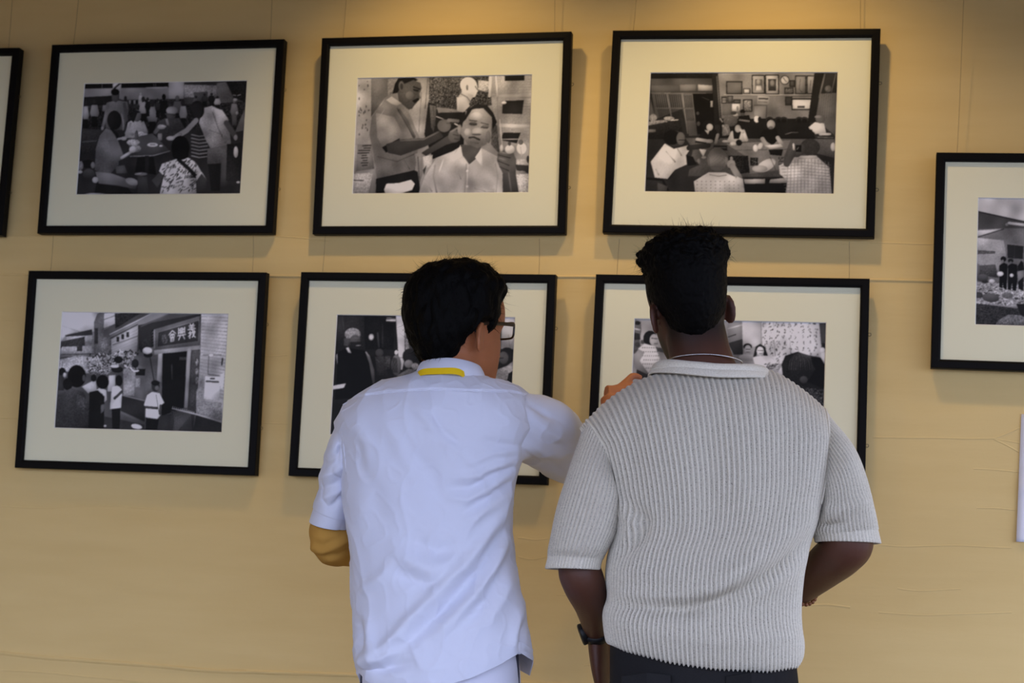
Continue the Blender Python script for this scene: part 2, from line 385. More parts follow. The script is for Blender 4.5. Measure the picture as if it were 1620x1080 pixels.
P(86, '290,470 350,490 405,600 400,780 300,880 195,820 205,640 240,530', 66, 5); P(74, '310,570 390,560 440,690 480,670 500,700 400,745 345,700'); P(18, '325,470 395,560 400,520 350,470'); E(20, 365, 400, 62, 82); S(95, 14, '425,345 442,420 440,480'); S(130, 24, '425,718 505,668'); E(150, 520, 648, 30, 28); S(120, 18, '395,560 460,545'); E(120, 445, 555, 26, 16)
P(88, '200,835 340,850 480,900 560,930 545,985 380,950 230,935', 66); E(112, 512, 920, 56, 30, .3); P(60, '370,790 450,780 475,850 380,850'); P(14, '210,935 480,970 520,1028 190,1025'); E(56, 145, 855, 52, 44, 0, 34); E(16, 140, 770, 60, 35); E(110, 75, 785, 24, 38, 0, None, 20); E(140, 70, 838, 22, 14); E(90, 180, 780, 18, 28); E(120, 200, 905, 26, 26); E(130, 200, 1030, 90, 14)
P(40, '560,870 640,880 660,1025 560,1025'); E(80, 590, 855, 56, 14); S(130, 7, '540,858 590,850'); P(48, '680,910 760,830 790,880 730,970')
E(8, 930, 630, 78, 100); P(160, '770,770 900,725 1000,718 1065,760 1110,840 1060,890 1065,1028 748,1028 785,870 745,830', 150)
for k in range(150):
    x, y = p.r.uniform(765, 1060), p.r.uniform(745, 1015); a = p.r.uniform(.3, 1.3); l = p.r.uniform(14, 46); S(28 if k % 3 else 70, 6, [(x, y), (x+l*math.cos(a)*.8, y-l*math.sin(a)*.8)])
S(20, 30, '915,735 1000,810 1060,875'); P(46, '1062,905 1110,845 1155,900 1140,1020 1068,1022', 34); P(150, '1060,870 1110,835 1155,905 1110,850 1065,915'); E(10, 930, 690, 70, 45)
IMGS['A'] = p.done(.47)
# --- ear cleaning
p = Pic([(103, 85), (1535, 55), (1492, 1012), (48, 1025)], 130); P, E, S, B = p.P, p.E, p.S, p.B
P(165, '100,85 450,75 330,240 210,460 200,560 230,800 55,860', 140, 5); P(120, '215,85 440,75 400,200 330,240 210,400', 95, 5); P(150, '350,90 440,78 390,190 350,230', None, 18)
for k in range(26): E(85, p.r.uniform(110, 200), p.r.uniform(110, 560), 5, p.r.uniform(4, 14))
P(135, '590,78 695,78 650,560 560,560 515,330', 150, 5); S(95, 8, '680,80 655,330'); S(110, 6, '625,200 600,520'); P(72, '690,70 1190,65 1210,300 1000,350 685,310', 60, 34)
P(150, '1180,65 1535,55 1500,640 1260,540 1200,300', 140, 9)
for k in range(22): S(130, 3, [(1215, 75+k*22), (1530, 70+k*22)])
P(168, '1255,450 1512,462 1512,492 1255,480'); P(150, '1250,215 1520,215 1520,245 1250,245'); P(20, '1308,62 1470,58 1468,104 1308,108'); P(26, '1290,270 1462,262 1446,375 1282,372', 40); P(26, '1290,525 1432,525 1400,612 1270,585'); S(160, 8, '1270,580 1410,578'); E(215, 1300, 283, 20, 12); S(190, 12, '1235,65 1247,240'); S(195, 24, '1192,72 1182,230'); S(120, 10, '1245,240 1250,560'); P(175, '1090,100 1180,110 1170,200 1090,180', None, 30)
P(32, '680,280 745,300 760,365 985,358 965,640 712,740 645,540', 20); P(95, '690,300 745,312 745,380 722,525 700,480', 60, 8); S(70, 8, '720,320 735,470'); S(120, 7, '745,330 870,355'); P(55, '1195,420 1240,470 1260,700 1190,620', 80, 15)
E(220, 1010, 142, 68, 64); P(214, '1040,98 1076,120 1090,182 1064,238 1010,248 950,190'); P(195, '960,190 1050,225 1012,300 925,235'); P(220, '912,240 980,232 1022,310 965,362 915,350', 195); E(110, 1000, 160, 10, 24); S(120, 8, '945,210 1000,240 1035,290'); S(90, 7, '1065,150 1085,180')
P(24, '410,130 440,82 562,78 600,100 545,118 490,150 468,195 388,212'); P(78, '478,135 560,100 618,122 628,165 614,205 612,250 580,292 522,342 440,275 430,200', 66, 4); E(98, 530, 225, 34, 34); E(92, 462, 150, 24, 42); E(50, 464, 152, 12, 26); P(18, '548,268 600,243 608,262 568,288'); P(22, '555,172 602,180 600,196 562,186'); S(24, 10, '560,155 615,175'); P(60, '520,300 575,292 545,335 500,330'); S(105, 8, '610,205 616,245')
P(128, '335,270 460,300 525,370 565,470 605,560 585,700 565,830 250,905 220,660 195,540 215,400 270,320', 92, 4); P(180, '335,262 380,232 465,290 420,308 375,290'); P(148, '250,365 400,400 482,562 300,642 258,560', 126, 4); P(16, '296,645 445,570 420,630 330,690'); S(85, 26, '440,345 500,430 560,560'); S(60, 6, '425,330 555,560'); S(75, 8, '260,720 420,760 560,700'); S(150, 7, '320,340 260,430'); S(80, 8, '470,730 520,820')
P(56, '330,620 450,580 640,570 770,510 802,560 650,640 450,712 345,690', 46); S(88, 14, '450,590 640,580 760,520'); E(95, 808, 470, 56, 52); S(112, 28, '845,425 920,432'); S(60, 6, '830,450 890,452'); P(66, '618,690 820,560 925,500 938,590 820,625 655,715', 52); E(82, 890, 555, 50, 52); S(110, 16, '860,520 940,475'); S(45, 5, '880,540 925,550'); S(45, 5, '890,575 930,580'); S(205, 6, '745,395 802,416'); S(230, 7, '893,452 938,476')
P(22, '245,900 560,830 602,850 602,1022 240,1024', 16); P(125, '565,700 622,680 630,850 600,940 585,830', 100, 5); S(60, 6, '590,720 600,900'); P(120, '215,860 245,760 240,1020 178,1022', 90)
P(232, '310,985 330,940 430,935 530,908 562,940 540,990 440,1022 318,1022', 215)
P(120, '95,620 212,620 232,820 80,840', 100, 6)
for k, (a, b_) in enumerate([(140, 205), (150, 200), (105, 195), (100, 188), (132, 168), (128, 176), (140, 172), (126, 178), (134, 172)]): S(48, 10, [(a, 632+k*20), (b_, 630+k*20)])
P(172, '55,860 220,850 180,1022 48,1025', 140, 20); S(60, 8, '60,912 140,915'); P(185, '630,720 712,705 700,790 640,830', 150, 10); P(40, '630,830 660,790 640,870')
P(172, '590,1022 640,890 740,730 870,680 935,640 1110,650 1245,720 1290,900 1282,1014', 160, 3); S(132, 12, '730,790 715,880 740,1012'); S(150, 10, '640,900 700,1000'); S(196, 9, '800,740 760,850'); S(140, 9, '1225,780 1240,880 1225,1010'); S(150, 8, '900,800 940,900')
P(80, '948,620 1110,640 1062,740 1010,782 950,700', 62); P(205, '868,762 940,622 958,715 900,740'); P(205, '1058,725 1108,658 1122,812'); S(130, 5, '985,780 968,1015'); S(190, 7, '1000,790 985,1010'); E(210, 993, 836, 11, 12); E(210, 992, 962, 11, 12); P(150, '1055,985 1215,980 1215,1012 1080,1014'); S(120, 4, '1050,975 1140,1000')
P(140, '960,450 1000,360 1090,318 1170,338 1202,420 1190,520 1150,622 1080,652 1000,622 942,540', 112, 4); P(26, '965,440 1000,340 1080,292 1165,308 1210,365 1240,440 1205,500 1198,400 1130,328 1040,335 985,420'); E(160, 1070, 400, 55, 40); E(90, 1045, 455, 34, 16); E(90, 1145, 478, 30, 16); S(48, 10, '1018,455 1072,460'); S(48, 10, '1112,482 1162,486'); S(70, 8, '1015,425 1075,432'); S(70, 8, '1110,445 1170,460'); E(152, 1078, 515, 42, 30); E(72, 1072, 540, 38, 8); S(45, 14, '1012,566 1050,562 1095,582'); S(95, 10, '1020,600 1085,610'); E(128, 934, 500, 18, 40); E(95, 1168, 560, 20, 50); E(155, 1000, 520, 28, 30)
P(88, '1242,692 1300,662 1372,690 1402,760 1392,850 1300,885 1255,800 1236,750', 72); S(38, 6, '1248,705 1345,730'); S(38, 6, '1242,752 1335,790'); S(38, 6, '1258,802 1330,832'); S(118, 12, '1262,682 1340,700'); S(110, 10, '1252,730 1320,750'); P(64, '1280,860 1392,835 1412,1010 1280,1012', 50); S(85, 12, '1330,850 1350,1000'); S(190, 7, '1262,420 1284,660')
E(200, 1342, 660, 40, 36); E(60, 1340, 614, 13, 18); E(200, 1438, 652, 40, 48); E(85, 1432, 602, 20, 22); S(150, 12, '1430,640 1440,720'); P(150, '1395,740 1495,740 1490,860 1388,860', None, 12); P(45, '1388,782 1500,790 1500,855 1395,830'); E(120, 1440, 845, 30, 12); P(178, '1390,860 1497,860 1490,1010 1412,1010', 165, 26); E(190, 1275, 650, 14, 28); E(40, 1490, 740, 12, 30)
IMGS['B'] = p.done(.72)
# --- long table in a hall
p = Pic([(110, 50), (1573, 47), (1535, 985), (57, 975)], 36); P, E, S, B = p.P, p.E, p.S, p.B
P(132, '640,50 1425,50 1340,420 655,420', 112, 3); S(150, 5, '670,60 1400,58'); P(72, '110,98 590,95 602,210 112,207', 60); P(22, '110,50 602,52 592,92 110,95')
for k in range(14): S(45, 3, [(400+k*14, 55), (400+k*14, 92)])
P(82, '112,150 335,146 335,198 116,202'); P(100, '342,144 466,142 466,190 342,195', 90); P(150, '484,142 596,150 596,192 484,190', 110); S(120, 5, '112,208 600,210'); P(80, '95,200 150,400 90,420')
P(78, '120,210 442,214 475,535 415,540 360,330 150,410', 60)
for k in range(19): S(30, 5, [(150+k*16, 222), (165+k*16, 320)])
for k in range(14): S(32, 5, [(170+k*14, 335), (180+k*14, 400)])
S(110, 9, '240,210 275,400'); S(110, 9, '360,215 400,520'); S(95, 7, '150,325 440,325'); P(92, '366,216 440,214 476,535 410,540', 80)
for k in range(5): S(30, 5, [(376+k*13, 225), (384+k*13, 320)]); S(40, 5, [(388+k*13, 335), (394+k*13, 420)])
P(13, '442,212 602,210 612,520 476,525'); B(150, 580, 268, 598, 318); S(70, 5, '515,240 570,262'); E(60, 480, 365, 12, 14); E(70, 485, 445, 14, 18); P(34, '590,60 640,50 668,450 612,455', 24); S(90, 9, '632,80 655,420')
B(112, 703, 117, 830, 218, 40, 100); B(175, 835, 172, 892, 215, 60); B(165, 903, 68, 1005, 215, 38, 150); B(105, 928, 102, 986, 188); E(165, 955, 122, 15, 20); P(200, '932,188 938,150 975,150 984,188'); B(172, 1006, 65, 1115, 220, 38, 150); B(60, 1030, 100, 1092, 190); E(110, 1062, 130, 17, 24); P(40, '1034,190 1042,160 1082,160 1090,190')
E(60, 1160, 108, 36, 36); E(205, 1160, 108, 30, 30); S(50, 4, '1160,108 1148,90'); S(50, 4, '1160,108 1172,120'); B(70, 1195, 108, 1238, 162, 40); B(100, 1155, 165, 1228, 216, 50, None, 20); B(125, 1238, 72, 1326, 216, 45, 115); B(158, 1328, 72, 1406, 216, 45, 140); S(80, 5, '1280,100 1270,180 1290,200'); S(100, 5, '1360,110 1355,190'); S(178, 6, '690,221 1385,223'); S(90, 4, '690,228 1380,230')
B(190, 664, 233, 710, 290, 60)
for k in range(4): S(40, 7, [(672, 246+k*12), (702, 246+k*12)])
B(95, 712, 228, 756, 288, 50, 70); B(70, 758, 257, 816, 290, 40); B(192, 748, 292, 808, 348); E(120, 790, 325, 8, 18); B(130, 834, 255, 906, 353, 35, None, 30); P(155, '948,228 1040,232 1034,300 942,295'); S(60, 12, '960,250 1025,252'); S(110, 8, '955,275 1020,278'); B(60, 1160, 235, 1216, 302, 40); B(212, 1210, 250, 1370, 338, 30); B(60, 1255, 305, 1312, 322); B(140, 920, 305, 1015, 400); S(70, 5, '920,302 1018,302 1014,400'); B(100, 672, 292, 745, 380)
P(26, '1390,50 1478,50 1400,430 1335,430'); S(95, 12, '1470,60 1425,240'); P(40, '1478,50 1573,50 1565,210 1440,210'); S(90, 7, '1555,60 1520,200'); E(90, 1495, 175, 26, 26, 0, None, 10); P(98, '1430,212 1562,206 1552,540 1395,410', 80)
for k in range(7): S(80, 3, [(1450+k*16, 215), (1425+k*18, 400)])
P(22, '655,405 1340,405 1395,565 650,565'); 
for x in (1040, 1110, 1150, 1270, 1310): E(36, x, 412, 30, 22); E(14, x, 420, 20, 16)
P(78, '380,555 1545,562 1540,705 1400,670 1110,852 850,852 400,850 440,640', 60, 4); P(108, '700,600 1200,570 1110,800 880,830 860,700', 96, 4); E(165, 1010, 765, 80, 42, -.5); E(140, 960, 790, 60, 26); S(60, 4, '1040,700 1100,830'); S(70, 4, '700,650 1200,640'); S(26, 14, '850,862 1110,860'); P(14, '830,870 1200,865 1160,975 840,978'); P(140, '835,872 1000,868 1000,905 842,907', 120); P(155, '1040,872 1200,855 1175,900 1032,900', 120)
P(34, '85,440 350,415 362,565 80,565', 20, 6); P(115, '85,430 220,415 250,430 90,460', None, 22); E(130, 130, 400, 30, 30, 0, None, 18); E(140, 255, 405, 42, 16, 0, None, 16); S(190, 7, '270,420 325,415'); P(90, '80,490 150,490 150,510 80,515'); E(50, 190, 375, 20, 12)
E(225, 940, 410, 22, 26); E(20, 962, 412, 14, 22); E(100, 735, 420, 56, 46, 0, 80, 8); E(196, 775, 375, 22, 12); E(60, 760, 362, 22, 14); P(120, '670,450 720,450 740,530 670,540', None, 26); S(170, 8, '655,405 672,430'); P(18, '800,385 880,378 898,432 790,432'); E(14, 830, 350, 20, 16); E(80, 830, 372, 16, 14); S(120, 14, '805,415 880,425')
P(18, '488,545 540,480 620,490 650,560 580,600 455,590'); E(20, 560, 455, 45, 38); E(165, 572, 472, 26, 28); P(150, '530,490 570,500 560,530'); S(135, 26, '475,565 575,582'); S(130, 24, '635,530 618,590'); E(140, 570, 580, 30, 16)
P(172, '700,590 742,500 840,490 866,580', 150); P(18, '750,470 790,450 825,480 800,560 760,560'); E(155, 792, 482, 24, 30); S(165, 24, '835,500 860,570'); S(170, 20, '830,510 812,490'); E(165, 755, 598, 26, 16, 0, None, 20); E(16, 800, 590, 24, 24); E(150, 695, 580, 28, 10)
P(13, '962,545 990,490 1090,480 1112,560 1060,610'); E(150, 1050, 450, 32, 36); E(90, 1048, 475, 18, 12); S(140, 32, '982,560 1020,618'); S(140, 30, '1100,550 1132,600'); P(185, '1000,610 1125,600 1142,620 1045,640', 150); P(14, '1030,645 1142,640 1130,690 1042,682'); E(205, 928, 632, 20, 28); E(195, 965, 615, 18, 28, .5)
P(185, '1340,470 1390,430 1460,440 1478,520 1370,522', 165); E(86, 1432, 405, 38, 34); E(120, 1415, 390, 28, 12); S(150, 18, '1430,525 1505,522'); P(20, '1265,465 1370,490 1370,515 1270,490'); E(22, 1300, 520, 90, 30); S(110, 6, '1160,525 1210,510 1260,510'); S(90, 6, '1410,545 1530,550'); E(150, 1530, 620, 20, 34)
P(20, '715,690 870,690 882,820 790,832 720,790', None, 14); E(120, 740, 712, 12, 16); B(30, 885, 705, 946, 766, None, None, 30); P(190, '488,640 546,645 520,702'); E(120, 525, 705, 20, 10); B(20, 600, 612, 708, 650); S(110, 5, '605,628 700,630'); E(90, 485, 735, 14, 22); B(70, 1105, 700, 1150, 760, None, None, 26)
P(200, '108,740 220,598 290,640 400,612 420,640 385,690 392,760 300,800 240,872 140,862', 185, 4); S(150, 10, '150,800 170,840'); S(150, 10, '230,660 300,740'); S(120, 6, '320,640 350,690'); E(52, 305, 562, 70, 62); E(14, 275, 552, 66, 56); E(92, 345, 560, 34, 50); S(20, 6, '330,572 378,572'); P(34, '290,810 470,738 490,762 300,850 230,885'); S(36, 40, '410,632 560,612'); P(14, '390,690 440,700 470,760 400,770'); S(14, 18, '80,870 200,880 240,960'); P(60, '160,900 240,930 230,970 160,970')
P(178, '445,890 560,820 690,820 830,880 842,976 455,979', 165, 3)
for k in range(40): E(100, 470+(k % 10)*36, 890+(k//10)*26, 4, 4)
S(130, 8, '570,838 640,850 700,840'); E(92, 630, 720, 78, 92, 0, 84)
for k in range(24): S(128 if k % 2 else 70, 4, [(565+k*5.5, 700-30*math.sin(k/23*3.14)), (575+k*5, 780)])
E(110, 700, 730, 14, 28); E(125, 738, 755, 34, 34); S(115, 46, '745,770 800,860'); P(165, '780,850 830,870 835,940 770,900')
P(184, '1110,765 1250,690 1400,690 1500,780 1516,986 1158,986 1172,880 1115,830', 165, 3)
for k in range(13): S(122, 4, [(1180+k*26, 700+abs(k-6)*6), (1165+k*28, 984)])
for k in range(11): S(122, 4, [(1120+k*4, 745+k*24), (1300, 735+k*24), (1510, 760+k*22)])
E(40, 1352, 622, 76, 64, 0, 50, 4); E(60, 1285, 640, 30, 40); P(170, '1255,690 1400,685 1410,710 1260,715'); E(74, 1245, 655, 46, 46); B(14, 1240, 608, 1284, 660); S(130, 6, '1250,640 1262,625'); S(70, 50, '1170,750 1215,670'); S(180, 14, '1222,600 1226,640')
IMGS['C'] = p.done(.80)
# --- street doorway under a carved signboard
p = Pic([(103, 45), (1497, 58), (1433, 1038), (40, 998)], 66); P, E, S, B = p.P, p.E, p.S, p.B
P(190, '103,45 410,50 380,220 240,210 100,165', 175); P(120, '95,160 240,205 375,210 375,410 85,415', 110, 14); P(165, '100,165 235,205 130,240 95,290'); P(40, '125,240 350,190 356,235 150,262'); P(155, '140,250 350,240 350,300 280,290 140,285', None, 12); P(45, '88,292 290,250 292,330 88,345', None, 8); P(150, '100,335 350,325 350,385 90,390', 130, 14); B(45, 225, 330, 270, 370); S(60, 8, '90,400 360,392')
P(85, '395,60 452,52 442,390 365,385 368,130', 75, 8); B(40, 372, 180, 400, 310); P(160, '452,58 590,52 540,150 448,195', 150, 6); S(60, 6, '440,190 560,140'); S(60, 5, '450,110 590,60'); P(32, '540,60 770,48 650,120 545,185', None, 10); P(75, '430,260 520,250 510,420 410,430', None, 16)
P(112, '500,240 860,50 1010,55 735,165 510,275', 95); S(160, 8, '500,232 855,54'); S(45, 7, '510,262 730,150'); P(140, '510,272 735,155 726,375 515,430', 130, 3)
for k in range(7): S(118, 3, [(515, 300+k*20), (730, 190+k*27)])
for x, y in ((555, 250), (595, 230), (637, 212)): B(32, x, y, x+22, y+42)
S(70, 6, '525,320 730,245'); P(34, '735,155 1262,58 1258,140 880,190 740,380'); S(70, 12, '760,165 1010,60'); P(70, '735,370 870,190 862,420 905,400 895,620 800,720 610,740 610,520', 80, 4); P(36, '740,330 850,200 860,330 760,380', 30, 6)
for k in range(6): S(20, 10, [(860, 195+k*25), (850, 208+k*25)])
P(88, '870,190 1252,78 1252,322 868,352', 70, 4); P(46, '905,215 1242,113 1236,285 898,332', 40, 4); S(105, 7, '905,213 1242,112'); S(80, 6, '900,335 1238,290'); S(120, 8, '870,195 872,345')
GLY = {'yi': '.3,0 .4,.1|.7,0 .6,.1|.15,.14 .85,.14|.22,.26 .78,.26|.05,.38 .95,.38|.5,.14 .5,.45|.1,.62 .9,.62|.3,.5 .28,1 .2,.95|.1,.85 .45,.72|.6,.45 .7,.85 .95,1|.85,.7 .55,.95|.75,.48 .85,.56',
       'xing': '.12,.05 .12,.55|.12,.2 .3,.2|.12,.4 .3,.4|.35,.55 .35,.08 .65,.08 .65,.55|.42,.22 .58,.22|.42,.34 .58,.34 .58,.48 .42,.48 .42,.34|.88,.05 .88,.55|.7,.2 .88,.2|.7,.4 .88,.4|0,.65 1,.65|.32,.72 .12,1|.68,.72 .88,1',
       'hui': '.5,0 0,.35|.5,0 1,.35|.3,.33 .7,.33|.2,.42 .8,.42 .8,.62 .2,.62 .2,.42|.5,.42 .5,.62|.28,.7 .72,.7 .72,1 .28,1 .28,.7|.28,.85 .72,.85'}
for gl, x, y, w_, h, g, lw in (('yi', 1150, 148, 68, 118, 200, 8), ('xing', 1066, 178, 66, 100, 185, 8), ('hui', 992, 205, 58, 88, 160, 8)):
    for st in GLY[gl].split('|'): S(g, lw, [(x+float(a.split(',')[0])*w_, y+float(a.split(',')[1])*h-12*float(a.split(',')[0])) for a in st.split()])
E(66, 955, 270, 26, 40, 0, None, 24)
P(122, '868,362 1256,320 1256,352 930,392 870,400', 110, 5); P(145, '902,392 937,386 930,625 888,612', 120); P(11, '940,388 1146,370 1122,832 928,900'); P(138, '1146,345 1182,340 1148,832 1116,832', 115); P(62, '1182,360 1252,354 1222,885 1148,852', 45, 6); S(40, 6, '1182,360 1150,830')
for k in range(3): E(100, 1226, 460+k*75, 14, 30, 0, None, 34)
for k in range(5): S(70, 8, [(1085+k*13, 420), (1085+k*13, 438)])
S(50, 8, '1015,480 1018,600')
P(158, '1264,60 1497,60 1440,960 1216,892 1256,380', 130, 6)
for k in range(24): S(110, 4, [(1262-k*.8, 82+k*27), (1494-k*1.6, 92+k*29)])
P(118, '1220,700 1275,560 1290,780 1430,790 1440,955 1216,892', 95, 14); P(195, '1295,575 1422,580 1410,772 1280,762', 178, 4); S(55, 14, '1305,616 1404,622'); S(45, 12, '1340,594 1370,595'); P(170, '1425,560 1455,545 1445,670 1420,680', None, 10); S(60, 5, '1325,410 1318,560 1410,570'); S(90, 7, '1280,400 1430,400'); E(190, 1345, 402, 18, 10); S(30, 12, '1440,430 1435,480')
P(26, '1216,892 1440,955 1433,1038 1190,1030'); P(42, '1010,850 1205,892 1192,1030 1000,1022', 34)
for k in range(10): S(80, 3, [(1030+k*15, 860), (1050+k*14, 1020)]); S(70, 3, [(1180-k*14, 880), (1060-k*4, 1020)])
S(140, 9, '1018,838 1205,882 1432,952')
for k in range(12): S(150, 5, [(1020+k*16, 842+k*4), (1024+k*16, 822+k*4)])
P(36, '905,900 1010,880 1000,1022 890,1020'); P(125, '610,520 720,470 720,740 612,728', 130, 14); P(92, '720,480 800,500 790,765 700,745', 85); P(20, '715,515 796,515 790,570 713,568'); P(140, '714,590 756,588 750,668 710,662', None, 18); P(30, '590,732 792,782 790,955 590,872'); S(120, 6, '600,730 790,775'); S(70, 18, '590,868 790,958'); P(38, '440,900 790,970 790,1022 440,1012'); 
P(150, '82,440 240,405 420,430 420,560 80,530', 140, 30); P(120, '300,460 440,430 560,370 745,378 700,440 745,540 690,540 600,470 480,560 330,560', 100, 46)
for k in range(90):
    x = p.r.uniform(310, 735); y = p.r.uniform(400, 540)-(x-310)*.12; S(p.r.choice([16, 24, 190, 170]), 8, [(x, y), (x+p.r.uniform(-24, 24), y+p.r.uniform(-22, 22))])
E(26, 710, 470, 30, 36); S(200, 12, '670,505 700,535 738,530'); E(18, 570, 440, 36, 30); E(20, 560, 520, 50, 26); E(165, 540, 495, 36, 12)
S(30, 8, '835,425 872,640'); E(22, 818, 400, 38, 22); E(195, 812, 365, 40, 28, 0, 160)
P(160, '268,660 380,600 392,690 320,715', 140, 5); E(18, 365, 590, 24, 30); P(165, '490,570 546,565 540,700 480,700'); E(16, 105, 545, 30, 40); P(40, '75,570 120,560 120,690 70,690'); E(150, 125, 565, 14, 20)
E(10, 225, 575, 76, 92); E(60, 285, 590, 14, 28); E(14, 150, 640, 40, 50); P(56, '60,735 180,672 280,702 325,800 325,1004 44,999', 34, 7); P(74, '230,720 310,760 300,860 220,800', 50, 16)
P(155, '385,690 420,665 470,690 475,770 450,790 440,720'); E(9, 440, 622, 52, 58); P(14, '330,705 400,690 455,740 450,1008 322,1002'); P(70, '425,810 460,800 450,860 425,880')
P(198, '520,662 570,650 602,690 592,832 500,845 510,722', 180); E(16, 575, 612, 30, 46); S(50, 22, '600,700 540,755'); P(13, '515,842 588,836 580,1010 520,1005')
P(210, '810,730 850,704 912,715 952,792 925,812 916,900 880,937 795,908 800,820 783,812', 195); E(34, 880, 658, 34, 44); E(14, 878, 630, 36, 22); E(70, 892, 672, 18, 20); S(46, 22, '800,828 890,836'); S(55, 20, '920,815 915,880'); P(11, '800,912 906,926 890,1024 795,1020'); S(70, 6, '884,725 908,880'); E(200, 722, 986, 46, 20, .2); E(150, 460, 980, 12, 8)
IMGS['D'] = p.done(.50)
# --- man in a sleeveless top
p = Pic([(106, 42), (1548, 60), (1500, 1020), (50, 1000)], 24); P, E, S, B = p.P, p.E, p.S, p.B
P(34, '106,42 340,45 320,330 90,340', 28, 4); P(40, '110,45 180,45 160,180 105,190'); S(50, 10, '150,60 165,160'); P(16, '330,50 580,48 570,320 340,320', None, 4); S(46, 12, '440,190 450,300'); S(38, 8, '480,120 480,300')
P(190, '588,48 656,50 662,385 640,478 616,476', 175); S(110, 6, '600,380 655,386'); P(120, '660,180 720,200 700,330 665,330', None, 20); P(60, '656,50 1440,60 1430,330 700,330', 50, 4); P(200, '510,80 588,80 588,98 510,96'); S(140, 6, '515,70 585,72')
E(150, 388, 222, 22, 26); E(230, 388, 224, 14, 16); E(120, 236, 200, 66, 50, 0, 100, 22); E(66, 255, 262, 46, 58, 0, 40); P(22, '215,262 312,258 300,335 220,345'); S(120, 6, '265,290 300,288'); S(80, 6, '250,230 300,232'); P(60, '165,230 215,235 200,300 165,290', None, 8)
P(140, '98,365 128,342 142,420 116,475', 90); P(105, '330,330 375,368 412,480 420,605 388,605 370,470', 60); S(140, 9, '345,340 375,380'); P(8, '112,348 190,308 335,330 372,430 402,605 300,700 90,720 112,420'); P(180, '180,310 202,303 228,352 200,345'); P(185, '70,612 182,590 165,625 70,642'); P(110, '60,660 75,655 70,690 58,700')
E(52, 455, 345, 32, 32); P(48, '418,380 490,372 525,525 440,525', 34, 6); S(80, 6, '430,400 455,420'); E(180, 592, 342, 14, 18); E(84, 592, 442, 40, 82, 0, 60)
for k in range(4): S(30, 7, [(565+k*10, 380+k*4), (562+k*12, 500)])
P(50, '500,370 550,370 540,470 500,480', None, 14); E(26, 700, 372, 58, 60); E(118, 692, 432, 36, 32, 0, 90); P(78, '596,525 690,470 780,480 740,590 596,590', 60, 10); E(120, 745, 450, 30, 26, 0, None, 26)
P(172, '1440,65 1548,60 1540,310 1430,310', 160); S(120, 4, '1490,200 1500,290'); S(120, 4, '1530,230 1505,300'); E(26, 1480, 355, 62, 58); E(78, 1450, 378, 40, 48, 0, 60); S(30, 7, '1420,382 1448,380'); P(130, '1375,480 1480,440 1530,400 1522,600 1360,600', 110, 20); P(20, '1490,500 1525,480 1520,600 1470,600')
IMGS['E'] = p.done(.60)
# --- women before a flowered curtain
p = Pic([(70, 68), (1557, 100), (1507, 1085), (18, 1045)], 140); P, E, S, B = p.P, p.E, p.S, p.B
P(150, '70,68 800,80 800,300 60,340', 165); P(120, '240,330 900,340 900,700 200,700', 100); P(95, '70,75 122,95 125,165 112,235 122,330 55,350', 80, 4); E(28, 95, 105, 22, 16); P(40, '66,180 110,190 118,235 64,240'); E(60, 92, 275, 20, 18); S(170, 12, '72,150 112,160'); S(60, 14, '62,325 118,320'); B(70, 120, 240, 145, 270)
P(60, '228,292 322,310 318,342 228,326'); E(22, 195, 228, 56, 62); E(165, 224, 240, 36, 48); S(60, 6, '205,225 250,230'); S(90, 6, '225,268 250,268'); P(205, '98,305 150,268 235,290 272,400 250,470 180,505 108,430', 185)
for k in range(46): E(110, 135+(k % 8)*17+(k//8 % 2)*8, 300+(k//8)*32, 5, 5)
P(135, '52,380 100,312 150,335 110,405 185,512 140,535 75,460', 110); P(40, '85,470 180,515 160,545 80,545'); 
P(140, '795,115 908,95 908,232 795,258', 130); S(190, 9, '800,150 905,120'); S(40, 6, '800,215 858,195'); P(50, '795,262 910,230 912,352 840,352', 40); P(200, '908,92 1060,95 1056,285 912,300', 190); S(150, 6, '1056,95 1050,280')
P(212, '1058,95 1500,102 1512,370 1400,420 1066,425', 205)
for r_ in range(7):
    for c_ in range(9):
        x, y = 1078+c_*49+(r_ % 2)*10, 118+r_*46
        for _ in range(5):
            dx, dy = p.r.uniform(-11, 11), p.r.uniform(-17, 17); S(p.r.choice([40, 90, 120]), 5, [(x+dx, y+dy), (x+dx+p.r.uniform(-7, 7), y+dy+7)])
for x in (1150, 1270, 1330, 1420): S(180, 7, [(x, 100), (x+8, 360)])
P(56, '1500,104 1557,100 1548,310 1512,270', 70); B(28, 1515, 262, 1550, 330); E(190, 1520, 320, 22, 26); P(185, '1505,340 1545,330 1538,430 1500,370')
E(18, 948, 290, 33, 26); E(158, 950, 313, 27, 36); S(60, 5, '935,310 968,310'); S(70, 5, '938,333 962,333'); P(160, '880,362 920,345 992,352 985,400 880,380', 150); P(24, '990,370 1010,290 1045,268 1080,290 1102,362 1070,360 1060,330 1020,330 1015,362'); E(195, 1045, 325, 28, 36); S(70, 5, '1025,318 1065,320'); S(90, 5, '1035,345 1055,345'); P(205, '985,375 1040,362 1105,360 1185,430 1165,520 1030,520', 195)
for k in range(26): S(p.r.choice([40, 90, 120]), 6, [(p.r.uniform(1070, 1175), p.r.uniform(420, 470)), (p.r.uniform(1070, 1175), p.r.uniform(430, 470))] if k % 5 == 0 else [(x := p.r.uniform(1075, 1175), y := p.r.uniform(420, 470)), (x+10, y-5)])
P(185, '1165,500 1215,430 1222,530', 160); P(30, '1205,430 1235,360 1330,328 1420,358 1505,372 1542,440 1532,760 1330,760 1215,530', 22, 4)
for k in range(16): S(78 if k % 2 else 60, 4, [(1300+k*8, 335+abs(k-6)*3), (1270+k*16, 400), (1260+k*18, 470)])
